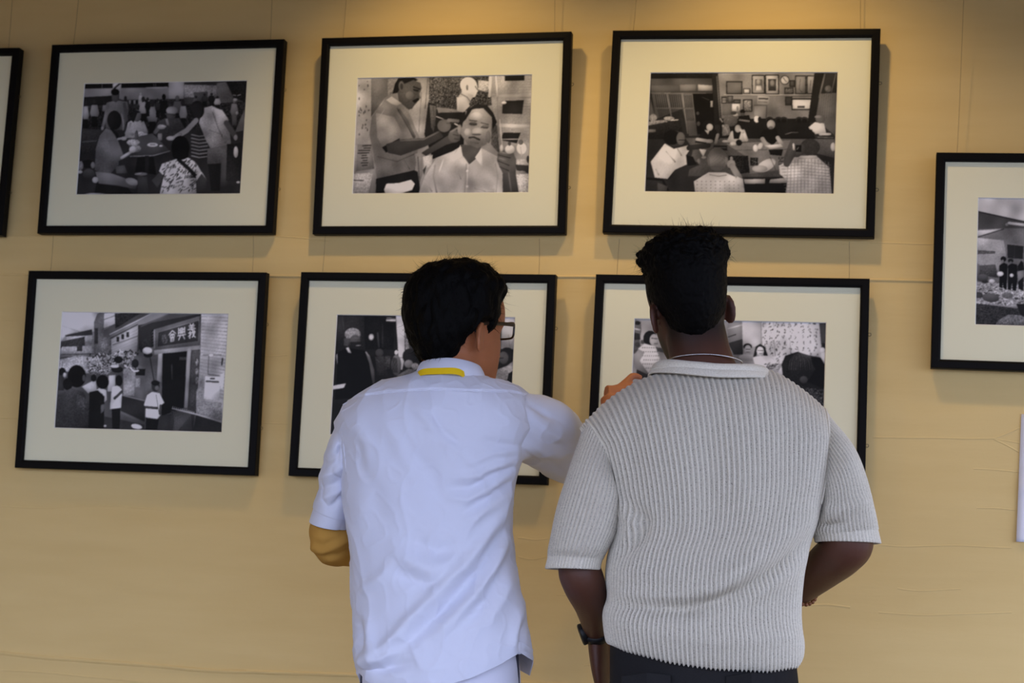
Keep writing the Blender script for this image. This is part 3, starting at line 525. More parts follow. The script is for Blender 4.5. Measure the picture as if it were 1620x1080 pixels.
P(12, '1430,370 1510,380 1538,440 1530,620 1400,560 1460,470'); E(80, 1372, 545, 30, 28, 0, 60); P(44, '1330,600 1532,620 1525,790 1330,780', None, 30)
IMGS['F'] = p.done(.80)
# --- figures in rubble beside a house
p = Pic([(117, 60), (1575, 75), (1550, 1030), (92, 1012)], 100); P, E, S, B = p.P, p.E, p.S, p.B
P(182, '117,60 1575,75 1570,420 480,250 117,165', 190); P(60, '115,165 480,245 1570,420 1565,560 480,300 300,292 112,302', 90); S(35, 10, '117,166 480,247 1570,422'); P(112, '112,300 300,290 480,288 1562,540 1560,700 320,482 110,355', 120, 5); P(190, '110,308 295,294 200,330 108,356', 170); S(60, 8, '112,358 300,296'); S(185, 20, '340,250 480,268'); E(120, 325, 262, 12, 12); P(178, '108,362 300,380 318,490 262,620 106,560', 130, 9); P(90, '110,455 240,462 240,480 110,485', None, 16); P(70, '120,570 240,560 262,660 110,640', 50, 8)
P(34, '325,410 446,420 436,518 328,512'); S(120, 8, '320,405 448,418 440,518'); S(60, 4, '378,415 375,512'); P(110, '455,430 600,470 600,640 455,640', None, 14)
for k in range(8): S(70, 4, [(455, 450+k*24), (600, 470+k*24)])
P(165, '98,690 1560,760 1560,905 96,860', 150, 44)
for k in range(110):
    x, y = p.r.uniform(105, 900), p.r.uniform(690, 850); S(p.r.choice([30, 60, 215, 230]), 7, [(x, y), (x+p.r.uniform(-26, 26), y+p.r.uniform(-9, 9))])
E(92, 205, 808, 62, 34, .1, 60); E(78, 148, 662, 42, 30, 0, 55); E(90, 110, 600, 20, 46); E(40, 165, 690, 24, 12); E(190, 215, 685, 22, 16); E(100, 325, 790, 40, 22, 0, None, 12); E(60, 120, 790, 30, 24)
P(11, '268,568 300,545 328,560 325,640 318,748 300,740 292,690 288,738 268,730'); E(13, 298, 520, 20, 20); E(110, 292, 538, 10, 14); E(185, 275, 630, 24, 18); P(13, '330,570 355,550 395,560 402,640 386,755 362,752 358,690 350,750 328,745'); E(20, 350, 532, 20, 16); E(95, 350, 545, 10, 10); E(165, 356, 640, 14, 14); P(16, '400,570 425,530 440,545 446,600 400,610'); P(100, '395,610 445,600 430,660 400,690'); P(18, '400,690 440,650 438,756 405,740'); S(40, 9, '455,500 448,800'); S(150, 9, '455,640 450,780'); E(200, 468, 800, 26, 26)
P(48, '95,850 400,880 1555,925 1550,1032 92,1014', 36, 14); S(130, 9, '200,858 400,880'); P(24, '388,850 900,860 900,950 420,940'); P(110, '250,980 330,930 420,935 480,960 480,1010 240,1008', 90, 26)
IMGS['G'] = p.done(.80)
IMGS['H'] = np.tile(np.linspace(.10, .25, 60)[None], (40, 1))
TOPZ, MIDZ = 2.89, 2.14
for key, x, z, roll, lean, top, label in [
    ('A', -1.6803, 1.1347, .0053, .0391, TOPZ, 'framed black-and-white photograph of people sharing food round an outdoor table'),
    ('B', -0.9609, 1.1378, .0071, .0577, TOPZ, 'framed black-and-white photograph of a man cleaning an older man\'s ear'),
    ('C', -0.2474, 1.1383, -.0127, .0342, TOPZ, 'framed black-and-white photograph of people at a long table in a hall with portraits'),
    ('D', -1.6781, .5460, .003, .0577, 1.06+.885, 'framed black-and-white street photograph of a doorway under a carved signboard'),
    ('E', -0.9727, .5498, .0002, .0365, 1.06+.885, 'framed black-and-white photograph of a man in a sleeveless top in a dark room'),
    ('F', -0.2611, .5511, -.006, .0071, 1.06+.885, 'framed black-and-white photograph of women before a flowered curtain'),
    ('G', 0.4991, .8348, -.0144, .0391, TOPZ, 'framed black-and-white photograph of figures standing in rubble beside a house'),
    ('H', -2.3928, 1.1298, -.0088, .0371, TOPZ, 'black framed picture, only its edge in view, beside the outdoor table photograph'),
]:
    framed('framed_photograph', x, z, roll, lean, label, IMGS[key], top)

# ------------------------------------------------------------------ white paper notice pinned at the right
m_paper, nt, b = material('white_paper', srgb(226, 226, 238), .75, .2); add_noise(nt, b, 30, .15, .002)
A0 = on_plane(1615.5, 655, WALL_Y); A1 = on_plane(1607, 857, WALL_Y)
hgt = A0[2]-A1[2]; nx, nz = 24, 32
U, Vv = np.meshgrid(np.linspace(0, 1, nx), np.linspace(0, 1, nz))
tx = A0[0]*(1-Vv)+A1[0]*Vv+U*.30; tz = A0[2]*(1-Vv)+A1[2]*Vv+U*.004
ty = WALL_Y-.003-.006*np.abs(U-.5)**2*4*(Vv**2)-.004*np.exp(-((Vv-.58)/.05)**2)
Vp = np.concatenate([np.stack([tx, ty, tz], -1).reshape(-1, 3), np.stack([tx, ty+.0006, tz], -1).reshape(-1, 3)])
g = grid_faces(nz, nx, False)
edge = [(i, i+1) for i in range(nx-1)]+[((nz-1)*nx+i+1, (nz-1)*nx+i) for i in range(nx-1)]+[((i+1)*nx, i*nx) for i in range(nz-1)]+[(i*nx+nx-1, (i+1)*nx+nx-1) for i in range(nz-1)]
n2 = nx*nz
Fp = np.vstack([g[:, ::-1], g+n2, np.array([(a, b_, b_+n2, a+n2) for a, b_ in edge])])
tag(mesh_np('paper_sheet', Vp, Fp, m_paper), 'plain white paper sheet pinned flat to the tan cloth wall', 'paper')
# ------------------------------------------------------------------ people: shared builders
AZ = -YAW                                        # both stand square to the lens axis, facing the wall
LX = np.array([_cy, -_sy, 0.0]); LY = np.array([_sy, _cy, 0.0])
class Frame:
    """local frame of a person: x to their right, y forward (towards the wall), z up, origin on the floor"""
    def __init__(s, px, depth):
        d = ray(px, 900); s.o = CAM+d*(depth/(d@LY)); s.o[2] = 0.0
        s.R = np.stack([LX, LY, np.array([0, 0, 1.0])])
    def L(s, px, py, y=0.0):
        d = s.R@ray(px, py); c = s.R@(CAM-s.o)
        return c+d*((y-c[1])/d[1])
    def world(s, P): return P@s.R+s.o
    def pix(s, P): return project(s.world(np.asarray(P)))

def ring_table(M, p, asp=.55):
    """M points (s,q) on a superellipse, evenly spaced by arc; q<0 is the back"""
    a = np.linspace(0, 2*np.pi, 6001); c, n = np.cos(a), np.sin(a)
    s = -np.sign(c)*np.abs(c)**(2/p); q = -np.sign(n)*np.abs(n)**(2/p)
    L = np.concatenate([[0], np.cumsum(np.hypot(np.diff(s), np.diff(q*asp)))]); L /= L[-1]
    t = np.arange(M)/M
    return np.interp(t, L, s), np.interp(t, L, q)

def body_rows(fr, rows, M, N, p=2.3, yoff=0.0):
    """rows: list of (pixel polyline left->right, depth_back, depth_front, ycentre); returns rings N x M"""
    s, q = ring_table(M, p); K = []
    for poly, db, df, yc in rows:
        P = np.array([fr.L(px, py, yc) for px, py in poly]); sx = 2*(P[:, 0]-P[0, 0])/(P[-1, 0]-P[0, 0])-1
        x = np.interp(s, sx, P[:, 0]); z = np.interp(s, sx, P[:, 2])
        y = yc+np.where(q < 0, db*q, df*q)
        K.append(np.stack([x, y, z], -1))
    K = np.array(K); t = np.linspace(0, len(K)-1, N)
    return hermite(K, t), s, q
def smooth_rings(R, it, axis=0):
    for _ in range(it):
        Q = R.copy(); Q[1:-1] = (R[:-2]+2*R[1:-1]+R[2:])/4; R = Q
    return R

def folds(fr, V, N, strokes, back_only=True):
    """displace along normals by soft ridges/valleys that follow traced fold lines"""
    px = fr.pix(V); face = np.clip(-(N@np.array([0, 1, 0])), 0, 1) if back_only else np.ones(len(V))
    face = np.clip(face*1.8, 0, 1)
    D = np.zeros(len(V))
    for poly, wd, amp in strokes:
        poly = np.array(poly, float)
        lo, hi = poly.min(0)-wd*3, poly.max(0)+wd*3
        k = np.where((px[:, 0] > lo[0]) & (px[:, 0] < hi[0]) & (px[:, 1] > lo[1]) & (px[:, 1] < hi[1]))[0]
        if not len(k): continue
        Q = px[k]; best = np.full(len(k), 1e9); tt = np.zeros(len(k)); side = np.zeros(len(k))
        L = np.concatenate([[0], np.cumsum(np.linalg.norm(np.diff(poly, axis=0), axis=1))])
        for i in range(len(poly)-1):
            a, d = poly[i], poly[i+1]-poly[i]; l2 = d@d
            u = np.clip(((Q-a)@d)/l2, 0, 1); e = Q-(a+u[:, None]*d); ds = np.hypot(e[:, 0], e[:, 1])
            b_ = ds < best; best[b_] = ds[b_]; tt[b_] = ((L[i]+u*math.sqrt(l2))/L[-1])[b_]
        taper = np.sin(np.pi*np.clip(tt*.9+.05, 0, 1))**.6
        D[k] += amp*taper*np.exp(-(best/wd)**2)
    return V+N*(D*face)[:, None]

def voxel_body(name, parts, voxel, parent, mat, smooth_it=4, ratio=.4):
    """one continuous surface from overlapping lofts"""
    V, Fa = [], []; o = 0
    for v, f in parts:
        V.append(v); Fa += [tuple(i+o for i in q) for q in quads_to_faces(np.asarray(f))]; o += len(v)
    me = bpy.data.meshes.new(name); me.from_pydata(np.vstack(V).tolist(), [], Fa); me.update()
    ob = bpy.data.objects.new(name, me); C.objects.link(ob)
    md = ob.modifiers.new('r', 'REMESH'); md.mode = 'VOXEL'; md.voxel_size = voxel; md.use_smooth_shade = True
    if smooth_it:
        sm = ob.modifiers.new('s', 'SMOOTH'); sm.iterations = smooth_it; sm.factor = .5
    if ratio < 1:
        dc = ob.modifiers.new('d', 'DECIMATE'); dc.ratio = ratio
    dg = bpy.context.evaluated_depsgraph_get(); m2 = bpy.data.meshes.new_from_object(ob.evaluated_get(dg))
    ob.modifiers.clear(); ob.data = m2; bpy.data.meshes.remove(me); m2.name = name
    m2.polygons.foreach_set('use_smooth', np.ones(len(m2.polygons), bool))
    m2.materials.clear(); m2.materials.append(mat); ob.parent = parent
    return ob
def get_co(o):
    a = np.empty(len(o.data.vertices)*3, np.float32); o.data.vertices.foreach_get('co', a); return a.reshape(-1, 3)
def put_attr(o, name, val):
    at_ = o.data.attributes.new(name, 'FLOAT', 'POINT'); at_.data.foreach_set('value', np.asarray(val, np.float32))

HEAD = np.array([  # z, front, back, half width (ear axis is the origin, face towards +y)
    (-.118, .070, .000, .020), (-.110, .088, -.015, .034), (-.092, .094, -.040, .048), (-.070, .095, -.060, .058),
    (-.045, .096, -.078, .065), (-.020, .095, -.090, .070), (.000, .092, -.097, .073), (.025, .098, -.102, .0755),
    (.050, .097, -.102, .0755), (.075, .086, -.095, .070), (.095, .066, -.080, .058), (.108, .040, -.055, .040), (.115, .010, -.022, .014)])
def head_parts(M=64):
    t = np.linspace(0, len(HEAD)-1, 60); K = hermite(HEAD, t)
    a = np.linspace(0, 2*np.pi, M, endpoint=False); rings = []
    for z, f, b_, h in K:
        c, s = np.cos(a), np.sin(a); p = 2.25
        x = h*np.sign(c)*np.abs(c)**(2/p); q = np.sign(s)*np.abs(s)**(2/p)
        mid = (f+b_)/2; y = mid+q*(f-b_)/2
        fr_ = np.clip(s, 0, 1)**2
        g = lambda cx, cz, sx, sz: np.exp(-((x-cx)/sx)**2-((z-cz)/sz)**2)
        y = y+fr_*(.021*g(0, -.036, .012, .014)+.014*g(0, -.015, .009, .022)+.006*g(0, .022, .05, .008)
                   - .010*(g(.033, .002, .016, .012)+g(-.033, .002, .016, .012))+.004*g(0, -.064, .022, .006)
                   + .006*g(0, -.077, .018, .006)-.004*g(0, -.071, .02, .003)+.006*g(0, -.103, .018, .012))
        rings.append(np.stack([x, y, np.full(M, z)], -1))
    parts = [loft(np.array(rings), True, True)]
    for sx in (-1, 1):                            # ears: shell, helix rim, lobe
        c = np.array([sx*.076, -.010, -.020])
        th = np.linspace(-.15, 1.15, 12)*np.pi
        helix = [c+np.array([sx*(.006+.008*math.sin(max(u, 0))), -.011*math.sin(u)-.002, .026*math.cos(u)]) for u in th]
        parts.append(tube(helix, [.0042]*len(helix), 8, 3))
        parts.append(tube([c+np.array([sx*.001, .004, .023]), c+np.array([sx*.006, -.003, .012]), c+np.array([sx*.006, -.002, -.008]), c+np.array([sx*.003, .003, -.024])],
                          [(.008, .004), (.013, .0055), (.011, .0055), (.006, .0055)], 12, 5, up=(sx, 0, 0)))
    return parts
def xform(parts, Rm, t):
    return [(v@np.asarray(Rm).T+np.asarray(t), f) for v, f in parts]
def euler(x, y, z):
    return np.array(Matrix.Rotation(z, 3, 'Z')@Matrix.Rotation(y, 3, 'Y')@Matrix.Rotation(x, 3, 'X'))

def hand_parts(wrist, fdir, bdir, side, curls, spread=.12, thumb=(.55, .75, .25), tcurl=.3, sc=1.0):
    """wrist point, direction of the fingers, direction of the back of the hand; side=+1 when the thumb lies on cross(fdir,bdir)"""
    f = np.asarray(fdir, float); f /= np.linalg.norm(f); n = np.asarray(bdir, float); n = n-f*(n@f); n /= np.linalg.norm(n)
    x = np.cross(f, n)*side
    W_ = lambda a, b_, c: np.asarray(wrist)+sc*(x*a+f*b_+n*c)
    parts = [tube([W_(0, -.02, 0), W_(0, .0, 0), W_(.001, .03, .001), W_(.0, .06, .002), W_(-.001, .088, .001), W_(-.001, .100, -.002)],
                  np.array([(.026, .019), (.027, .018), (.036, .018), (.041, .016), (.040, .013), (.030, .007)])*sc, 18, 5, up=n)]
    for k, (bx, ln, rd) in enumerate(((.030, .072, .0088), (.0105, .080, .0090), (-.0095, .074, .0086), (-.0285, .058, .0076))):
        a0, a1, a2 = curls[k]; ang = 0; p = W_(bx, .086-.006*(k == 3), 0); pts = [W_(bx*.8, .055, 0), p]; rads = [rd*1.05, rd]
        sp = spread*(1.5-k)/1.5
        for seg, a in ((.46, a0), (.30, a1), (.24, a2)):
            ang += a
            d = (f*math.cos(sp)+x*math.sin(sp))*math.cos(ang)-n*math.sin(ang)
            p = p+d*ln*seg*sc; pts.append(p); rads.append(rd*(.98 if seg == .46 else .88 if seg == .30 else .74))
        parts.append(tube(pts, np.array(rads)*sc, 10, 5))
    d = x*thumb[0]+f*thumb[1]-n*thumb[2]; d /= np.linalg.norm(d)
    d2 = d*math.cos(tcurl)+(f*.8-x*.6)*math.sin(tcurl); d2 /= np.linalg.norm(d2)
    b0 = W_(.018, .022, -.006)
    parts.append(tube([b0, b0+d*.036*sc, b0+(d*.036+d*.030)*sc, b0+(d*.066+d2*.026)*sc], np.array([.015, .012, .0098, .0076])*sc, 10, 5))
    return parts

def sleeve_rings(ring0, ctr, per):
    """ring0: armhole loop (M,3) starting at the shoulder tip and running down the back; ctr: rings as (outer point, inner point, depth vector)"""
    M = len(ring0); ph = np.linspace(0, 2*np.pi, M, endpoint=False); K = [ring0]
    for A, B, dv in ctr:
        A = np.asarray(A); B = np.asarray(B); c = (A+B)/2; U = (A-B)/2
        K.append(c+U*np.cos(ph)[:, None]-np.asarray(dv)*np.sin(ph)[:, None])
    K = np.array(K); return hermite(K, np.linspace(0, len(K)-1, (len(K)-1)*per+1))
def armhole(R, s, q, sa, row0, M):
    """loop on the torso at |s|=sa from the ridge down the back to row0 and up the front"""
    back = np.where(q < 0)[0]; front = np.where(q >= 0)[0]
    jb = back[np.argmin(np.abs(s[back]-sa))]; jf = front[np.argmin(np.abs(s[front]-sa))]
    lp = np.vstack([R[row0:, jb][::-1], R[row0:, jf][1:-1]])
    lp = np.vstack([lp, lp[:1]]); L = np.concatenate([[0], np.cumsum(np.linalg.norm(np.diff(lp, axis=0), axis=1))])
    nb = len(R)-row0; Lm = L[nb-1]                 # armpit sits at half the loop
    u = np.arange(M)/M; tgt = np.where(u < .5, u*2*Lm, Lm+(u-.5)*2*(L[-1]-Lm))
    return np.stack([np.interp(tgt, L, lp[:, k]) for k in range(3)], 1)
def turn_in(R, depth=.02, th=.004, end=-1):
    """finish an open edge: fold a small inner face back inside"""
    e = R[end]; nb = R[end-1] if end == -1 else R[1]
    c = e.mean(0); d = e-c; l = np.linalg.norm(d, axis=1, keepdims=True)
    inner = c+d*(1-th/l); up = (nb.mean(0)-c) if end == -1 else np.array([0, 0, 1.0]); up = up/np.linalg.norm(up)
    ex = [c+d*(1-th*.4/l)-up*th*.4, inner, inner+up*depth]
    return np.concatenate([R, np.array(ex)]) if end == -1 else np.concatenate([np.array(ex)[::-1], R])

# ------------------------------------------------------------------ cloth, skin and hair materials
def skin(name, base, dark, rough=.5):
    m, nt, b = material(name, base, rough, .35)
    a = node(nt, 'ShaderNodeAttribute', attribute_name='tint'); mx = node(nt, 'ShaderNodeMix', data_type='RGBA')
    ns = node(nt, 'ShaderNodeTexNoise'); ns.inputs['Scale'].default_value = 40; m2 = node(nt, 'ShaderNodeMix', data_type='RGBA')
    tc = node(nt, 'ShaderNodeTexCoord'); nt.links.new(tc.outputs['Object'], ns.inputs['Vector'])
    m2.inputs[6].default_value = tuple(c*.86 for c in base[:3])+(1,); m2.inputs[7].default_value = tuple(c*1.12 for c in base[:3])+(1,)
    nt.links.new(ns.outputs['Fac'], m2.inputs[0]); nt.links.new(m2.outputs[2], mx.inputs[6]); mx.inputs[7].default_value = dark
    nt.links.new(a.outputs['Fac'], mx.inputs[0]); nt.links.new(mx.outputs[2], b.inputs['Base Color'])
    bp = node(nt, 'ShaderNodeBump'); bp.inputs['Strength'].default_value = .15; bp.inputs['Distance'].default_value = .001
    n3 = node(nt, 'ShaderNodeTexNoise'); n3.inputs['Scale'].default_value = 350; nt.links.new(tc.outputs['Object'], n3.inputs['Vector'])
    nt.links.new(n3.outputs['Fac'], bp.inputs['Height']); nt.links.new(bp.outputs['Normal'], b.inputs['Normal'])
    b.inputs['Subsurface Weight'].default_value = .08; b.inputs['Subsurface Radius'].default_value = (.01, .004, .002)
    return m
m_skin1 = skin('tan_skin', srgb(162, 100, 64), srgb(30, 20, 16))
m_skin2 = skin('brown_skin', srgb(82, 49, 36), srgb(10, 8, 7))
m_hair, nt, b = material('black_hair', (.0022, .002, .002), .6, .06); add_noise(nt, b, 260, .5, .002, 3, (1, 1, .35))
m_shirt, nt, b = material('white_cotton', srgb(211, 213, 229), .8, .2)
bu = add_noise(nt, b, 34, .22, .004, 4, (1, 1, .8)); add_noise(nt, b, 900, .1, .0004, 1, prev=bu)
b.inputs['Sheen Weight'].default_value = .15
m_knit, nt, b = material('grey_knit', srgb(214, 208, 194), .95, .1)
bu = add_noise(nt, b, 420, .7, .0014, 2, (1, 1, .8), colmix=(srgb(194, 186, 170), srgb(238, 231, 216)))
b.inputs['Sheen Weight'].default_value = .3
_ga = node(nt, 'ShaderNodeAttribute', attribute_name='gap')      # open-work stitches between the ribs: looser, darker knit with holes
_vo = node(nt, 'ShaderNodeTexVoronoi'); _vo.inputs['Scale'].default_value = 330; _tc = node(nt, 'ShaderNodeTexCoord'); nt.links.new(_tc.outputs['Object'], _vo.inputs['Vector'])
_mr = node(nt, 'ShaderNodeMapRange'); _mr.inputs['From Min'].default_value = .12; _mr.inputs['From Max'].default_value = .42; _mr.inputs['To Min'].default_value = 1.0; _mr.inputs['To Max'].default_value = 0.0
nt.links.new(_vo.outputs['Distance'], _mr.inputs['Value'])
_ad = node(nt, 'ShaderNodeMath', operation='MULTIPLY_ADD'); nt.links.new(_mr.outputs[0], _ad.inputs[0]); _ad.inputs[1].default_value = .55; _ad.inputs[2].default_value = .40
_mu = node(nt, 'ShaderNodeMath', operation='MULTIPLY'); nt.links.new(_ad.outputs[0], _mu.inputs[0]); nt.links.new(_ga.outputs['Fac'], _mu.inputs[1])
_mk = node(nt, 'ShaderNodeMix', data_type='RGBA'); _mk.inputs[7].default_value = srgb(92, 88, 80)
_src = b.inputs['Base Color'].links[0].from_socket; nt.links.new(_src, _mk.inputs[6]); nt.links.new(_mu.outputs[0], _mk.inputs[0]); nt.links.new(_mk.outputs[2], b.inputs['Base Color'])
m_mustard, nt, b = material('mustard_knit', srgb(184, 138, 66), .85, .15); add_noise(nt, b, 600, .25, .0006, 2)
m_yellow, nt, b = material('yellow_ribbon', srgb(236, 196, 24), .55, .3); add_noise(nt, b, 900, .2, .0004, 2, (1, 1, 4))
m_denim, nt, b = material('black_denim', srgb(33, 32, 33), .85, .12)
add_noise(nt, b, 700, .3, .0005, 2, colmix=(srgb(25, 24, 25), srgb(41, 40, 41)))
m_white_tr, nt, b = material('white_trouser_cloth', srgb(216, 216, 232), .85, .15); add_noise(nt, b, 500, .15, .0005, 2)
m_darktrim, nt, b = material('dark_side_stripe', srgb(62, 62, 74), .8, .2); add_noise(nt, b, 500, .15, .0005, 2)
m_silver, nt, b = material('silver_chain', srgb(200, 200, 200), .25, .5, 1.0); add_noise(nt, b, 400, .05, .0003)
m_rubber, nt, b = material('black_rubber', srgb(20, 20, 22), .5, .35); add_noise(nt, b, 400, .1, .0003)
m_bead, nt, b = material('brown_beads', srgb(120, 72, 40), .4, .4); add_noise(nt, b, 300, .1, .0003)
m_glassfr, nt, b = material('dark_tortoise_acetate', srgb(30, 22, 18), .3, .45); add_noise(nt, b, 60, .05, .0003, colmix=(srgb(14, 10, 9), srgb(60, 40, 26)))
m_lens = bpy.data.materials.new('spectacle_lens'); m_lens.use_nodes = True; nt = m_lens.node_tree; nt.nodes.clear()
_o = node(nt, 'ShaderNodeOutputMaterial'); _t = node(nt, 'ShaderNodeBsdfTransparent'); _g = node(nt, 'ShaderNodeBsdfGlossy'); _m = node(nt, 'ShaderNodeMixShader')
_t.inputs[0].default_value = (.95, .95, .93, 1); _g.inputs['Roughness'].default_value = .03; _m.inputs[0].default_value = .04
nt.links.new(_t.outputs[0], _m.inputs[1]); nt.links.new(_g.outputs[0], _m.inputs[2]); nt.links.new(_m.outputs[0], _o.inputs[0])
m_shoe, nt, b = material('dark_shoe', srgb(40, 36, 34), .5, .35); add_noise(nt, b, 200, .15, .0005)
m_shoe2, nt, b = material('white_shoe', srgb(220, 218, 214), .6, .3); add_noise(nt, b, 200, .15, .0005)

def wisps(P, N, n, length, rad, seed, curl=.5, down=.3, lift=.5):
    """fine hair locks that stand off the hair mass: tapered three-sided strands"""
    r = np.random.default_rng(seed); k = r.integers(0, len(P), n); parts = []
    o = P[k]-N[k]*.004
    tang = r.normal(0, 1, (n, 3))*.6+np.array([0, 0, -down]); tang -= N[k]*(tang*N[k]).sum(1, keepdims=True)
    tang /= np.linalg.norm(tang, axis=1, keepdims=True)
    d = tang+N[k]*r.uniform(.0, 2.0, (n, 1))*lift
    d /= np.linalg.norm(d, axis=1, keepdims=True)
    ln = length*r.uniform(.5, 1.2, (n, 1)); bend = np.cross(d, r.normal(0, 1, (n, 3)))*curl
    pts = [o+d*ln*t+bend*ln*t*t*.8 for t in (0, .35, .7, 1.0)]
    side = np.cross(d, N[k]); side /= np.maximum(np.linalg.norm(side, axis=1, keepdims=True), 1e-9); up = np.cross(side, d)
    V = np.zeros((n, 4, 3, 3))
    for i, (p, rr_) in enumerate(zip(pts, (1, .9, .6, .1))):
        for j in range(3):
            a = 2*np.pi*j/3; V[:, i, j] = p+(side*math.cos(a)+up*math.sin(a))*rad*rr_
    base = np.arange(n)[:, None, None]*12; f = grid_faces(4, 3)[None]
    return V.reshape(-1, 3), (base+f).reshape(-1, 4)

def leg_set(fr_hip, xs, floor_z, rad, yk=.03):
    parts = []
    for x in xs:
        hx = x*.55
        parts.append(tube([(hx, 0, fr_hip+.02), (x*.9, .0, fr_hip-.2), (x, .01, fr_hip*.52), (x, .0, fr_hip*.3), (x, -.01, .09)],
                          [(rad[0], rad[0]*1.05), (rad[1], rad[1]), (rad[2], rad[2]), (rad[3], rad[3]), (rad[4], rad[4])], 28, 8, up=(0, 1, 0)))
    return parts
def shoe(x, parent, mat):
    rings = []
    for y, w_, h, zc in ((-.11, .012, .02, .03), (-.10, .030, .035, .04), (-.06, .036, .046, .048), (0, .038, .042, .043), (.07, .046, .032, .034), (.13, .042, .026, .028), (.165, .02, .016, .02)):
        a = np.linspace(0, 2*np.pi, 20, endpoint=False)
        rings.append(np.stack([x+w_*np.cos(a), np.full(20, y), np.maximum(zc+h*np.sin(a), .001)], -1))
    rings = hermite(np.array(rings), np.linspace(0, 6, 25))
    v, f = loft(rings, True, True); return mesh_np('shoe', v, quads_to_faces(f), mat, parent)
def blend_poly(a, b_, t, n=41):
    """pixel polyline between two polylines (by relative x)"""
    a = np.array(a, float); b_ = np.array(b_, float); u = np.linspace(0, 1, n)
    f = lambda P: np.stack([P[0, 0]+u*(P[-1, 0]-P[0, 0]), np.interp(P[0, 0]+u*(P[-1, 0]-P[0, 0]), P[:, 0], P[:, 1])], 1)
    return [tuple(p) for p in f(a)*(1-t)+f(b_)*t]
def smooth_poly(a, n=41, it=6):
    P = np.array(blend_poly(a, a, 0, n))
    for _ in range(it): P[1:-1, 1] = (P[:-2, 1]+2*P[1:-1, 1]+P[2:, 1])/4
    return [tuple(p) for p in P]
def loop(fr, cx, cy, y0, a, bk, ft, zs, zf, M=120, p=2.2):
    """closed loop round the neck: centre pixel, half width a, back/front depth; z offsets at the sides and in front"""
    c = fr.L(cx, cy, y0); ph = np.arange(M)/M*2*np.pi; s, n = np.cos(ph), np.sin(ph)
    x = a*np.sign(s)*np.abs(s)**(2/p); y = np.where(n < 0, bk, ft)*np.sign(n)*np.abs(n)**(2/p)
    z = np.where(n < 0, zs*np.abs(s)**1.5, zs+(zf-zs)*np.abs(n)**1.3)
    return c+np.stack([x, y, z], -1)
def slab(R, th):
    """give an open strip of rings (n,M,3) a thickness along its normals"""
    V, Fa = loft(R); N = vnormals(V, Fa); n, m = R.shape[:2]
    inner = (V-N*th).reshape(n, m, 3)[::-1]
    return loft(np.concatenate([R, inner, R[:1]]))

def sub_obj(name, vf, mat, parent, smooth=True):
    v, f = vf
    return mesh_np(name, v, quads_to_faces(f) if (np.asarray(f)[:, 2] == np.asarray(f)[:, 3]).any() else np.asarray(f), mat, parent, smooth)

# ================================================================== person in the knit shirt
f2 = Frame(1115, 3.0)
P2 = empty('person', f2.o.tolist(), (0, 0, AZ))
tag(P2, 'person in a ribbed pale grey knit polo with silver chain, one hand on hip', 'person')
ridge2 = smooth_poly([(918, 677), (932, 660), (950, 641), (970, 624), (1000, 606), (1030, 593), (1065, 582), (1120, 579), (1190, 580), (1222, 588), (1252, 606), (1285, 630), (1300, 643), (1312, 657)], it=3)
sh2 = [(947, 716), (1130, 706), (1311, 710)]
rows2 = [([(970, 1013), (990, 1023), (1050, 1040), (1120, 1051), (1200, 1056), (1248, 1050), (1262, 1035)], .118, .12, 0),
         ([(962, 1014), (985, 1026), (1050, 1043), (1120, 1055), (1200, 1060), (1252, 1053), (1267, 1036)], .128, .13, 0),
         ([(957, 985), (985, 1008), (1050, 1022), (1120, 1032), (1200, 1038), (1252, 1033), (1268, 1018)], .139, .135, 0),
         ([(957, 966), (1110, 993), (1264, 995)], .140, .135, 0),
         ([(963, 943), (1110, 962), (1262, 960)], .132, .135, 0),
         ([(960, 915), (1110, 925), (1265, 915)], .137, .135, 0),
         ([(963, 880), (1120, 883), (1273, 877)], .135, .135, 0),
         ([(973, 838), (1130, 838), (1287, 834)], .138, .135, 0),
         ([(962, 775), (1130, 772), (1304, 770)], .143, .13, 0),
         (sh2, .142, .125, 0)]
for t, d in ((.28, .136), (.5, .124), (.68, .106), (.82, .083), (.92, .057), (.98, .03), (1.0, .004)):
    rows2.append((blend_poly(sh2, ridge2, t), d, d*.95, 0))
NR2 = 114; M2 = NR2*7; N2 = 240
R2, s2, q2 = body_rows(f2, rows2, M2, N2, 2.35)
R2 = smooth_rings(R2, 6)
row_arm2 = int(7.6/(len(rows2)-1)*(N2-1))
sleeve_ctr = {}
def y2(px, py, y): return f2.L(px, py, y)
lr0 = armhole(R2, s2, q2, -.95, row_arm2, 50*7)
rr0 = armhole(R2, s2, q2, .95, row_arm2, 50*7)
SLL = sleeve_rings(lr0, [(y2(903, 738, 0), y2(985, 802, 0), (0, .088, 0)), (y2(882, 805, 0), y2(978, 840, -.005), (0, .082, 0)),
                         (y2(868, 862, -.01), y2(964, 868, -.01), (0, .074, 0)), (y2(866, 880, -.01), y2(955, 886, -.01), (0, .064, 0)), (y2(862, 898, -.01), y2(951, 901, -.01), (0, .060, 0))], 24)
SLR = sleeve_rings(rr0, [(y2(1343, 705, 0), y2(1292, 803, 0), (0, .088, 0)), (y2(1367, 760, 0), y2(1287, 828, 0), (0, .082, 0)),
                         (y2(1382, 808, -.005), y2(1284, 838, 0), (0, .074, 0)), (y2(1388, 838, -.01), y2(1288, 848, 0), (0, .064, 0)), (y2(1392, 859, -.01), y2(1290, 856, 0), (0, .060, 0))], 24)
def ribs(V, Fa, phase, amp):
    N = vnormals(V, Fa); return V+N*(amp*((.5+.5*np.cos(phase))**1.7-.35))[:, None]
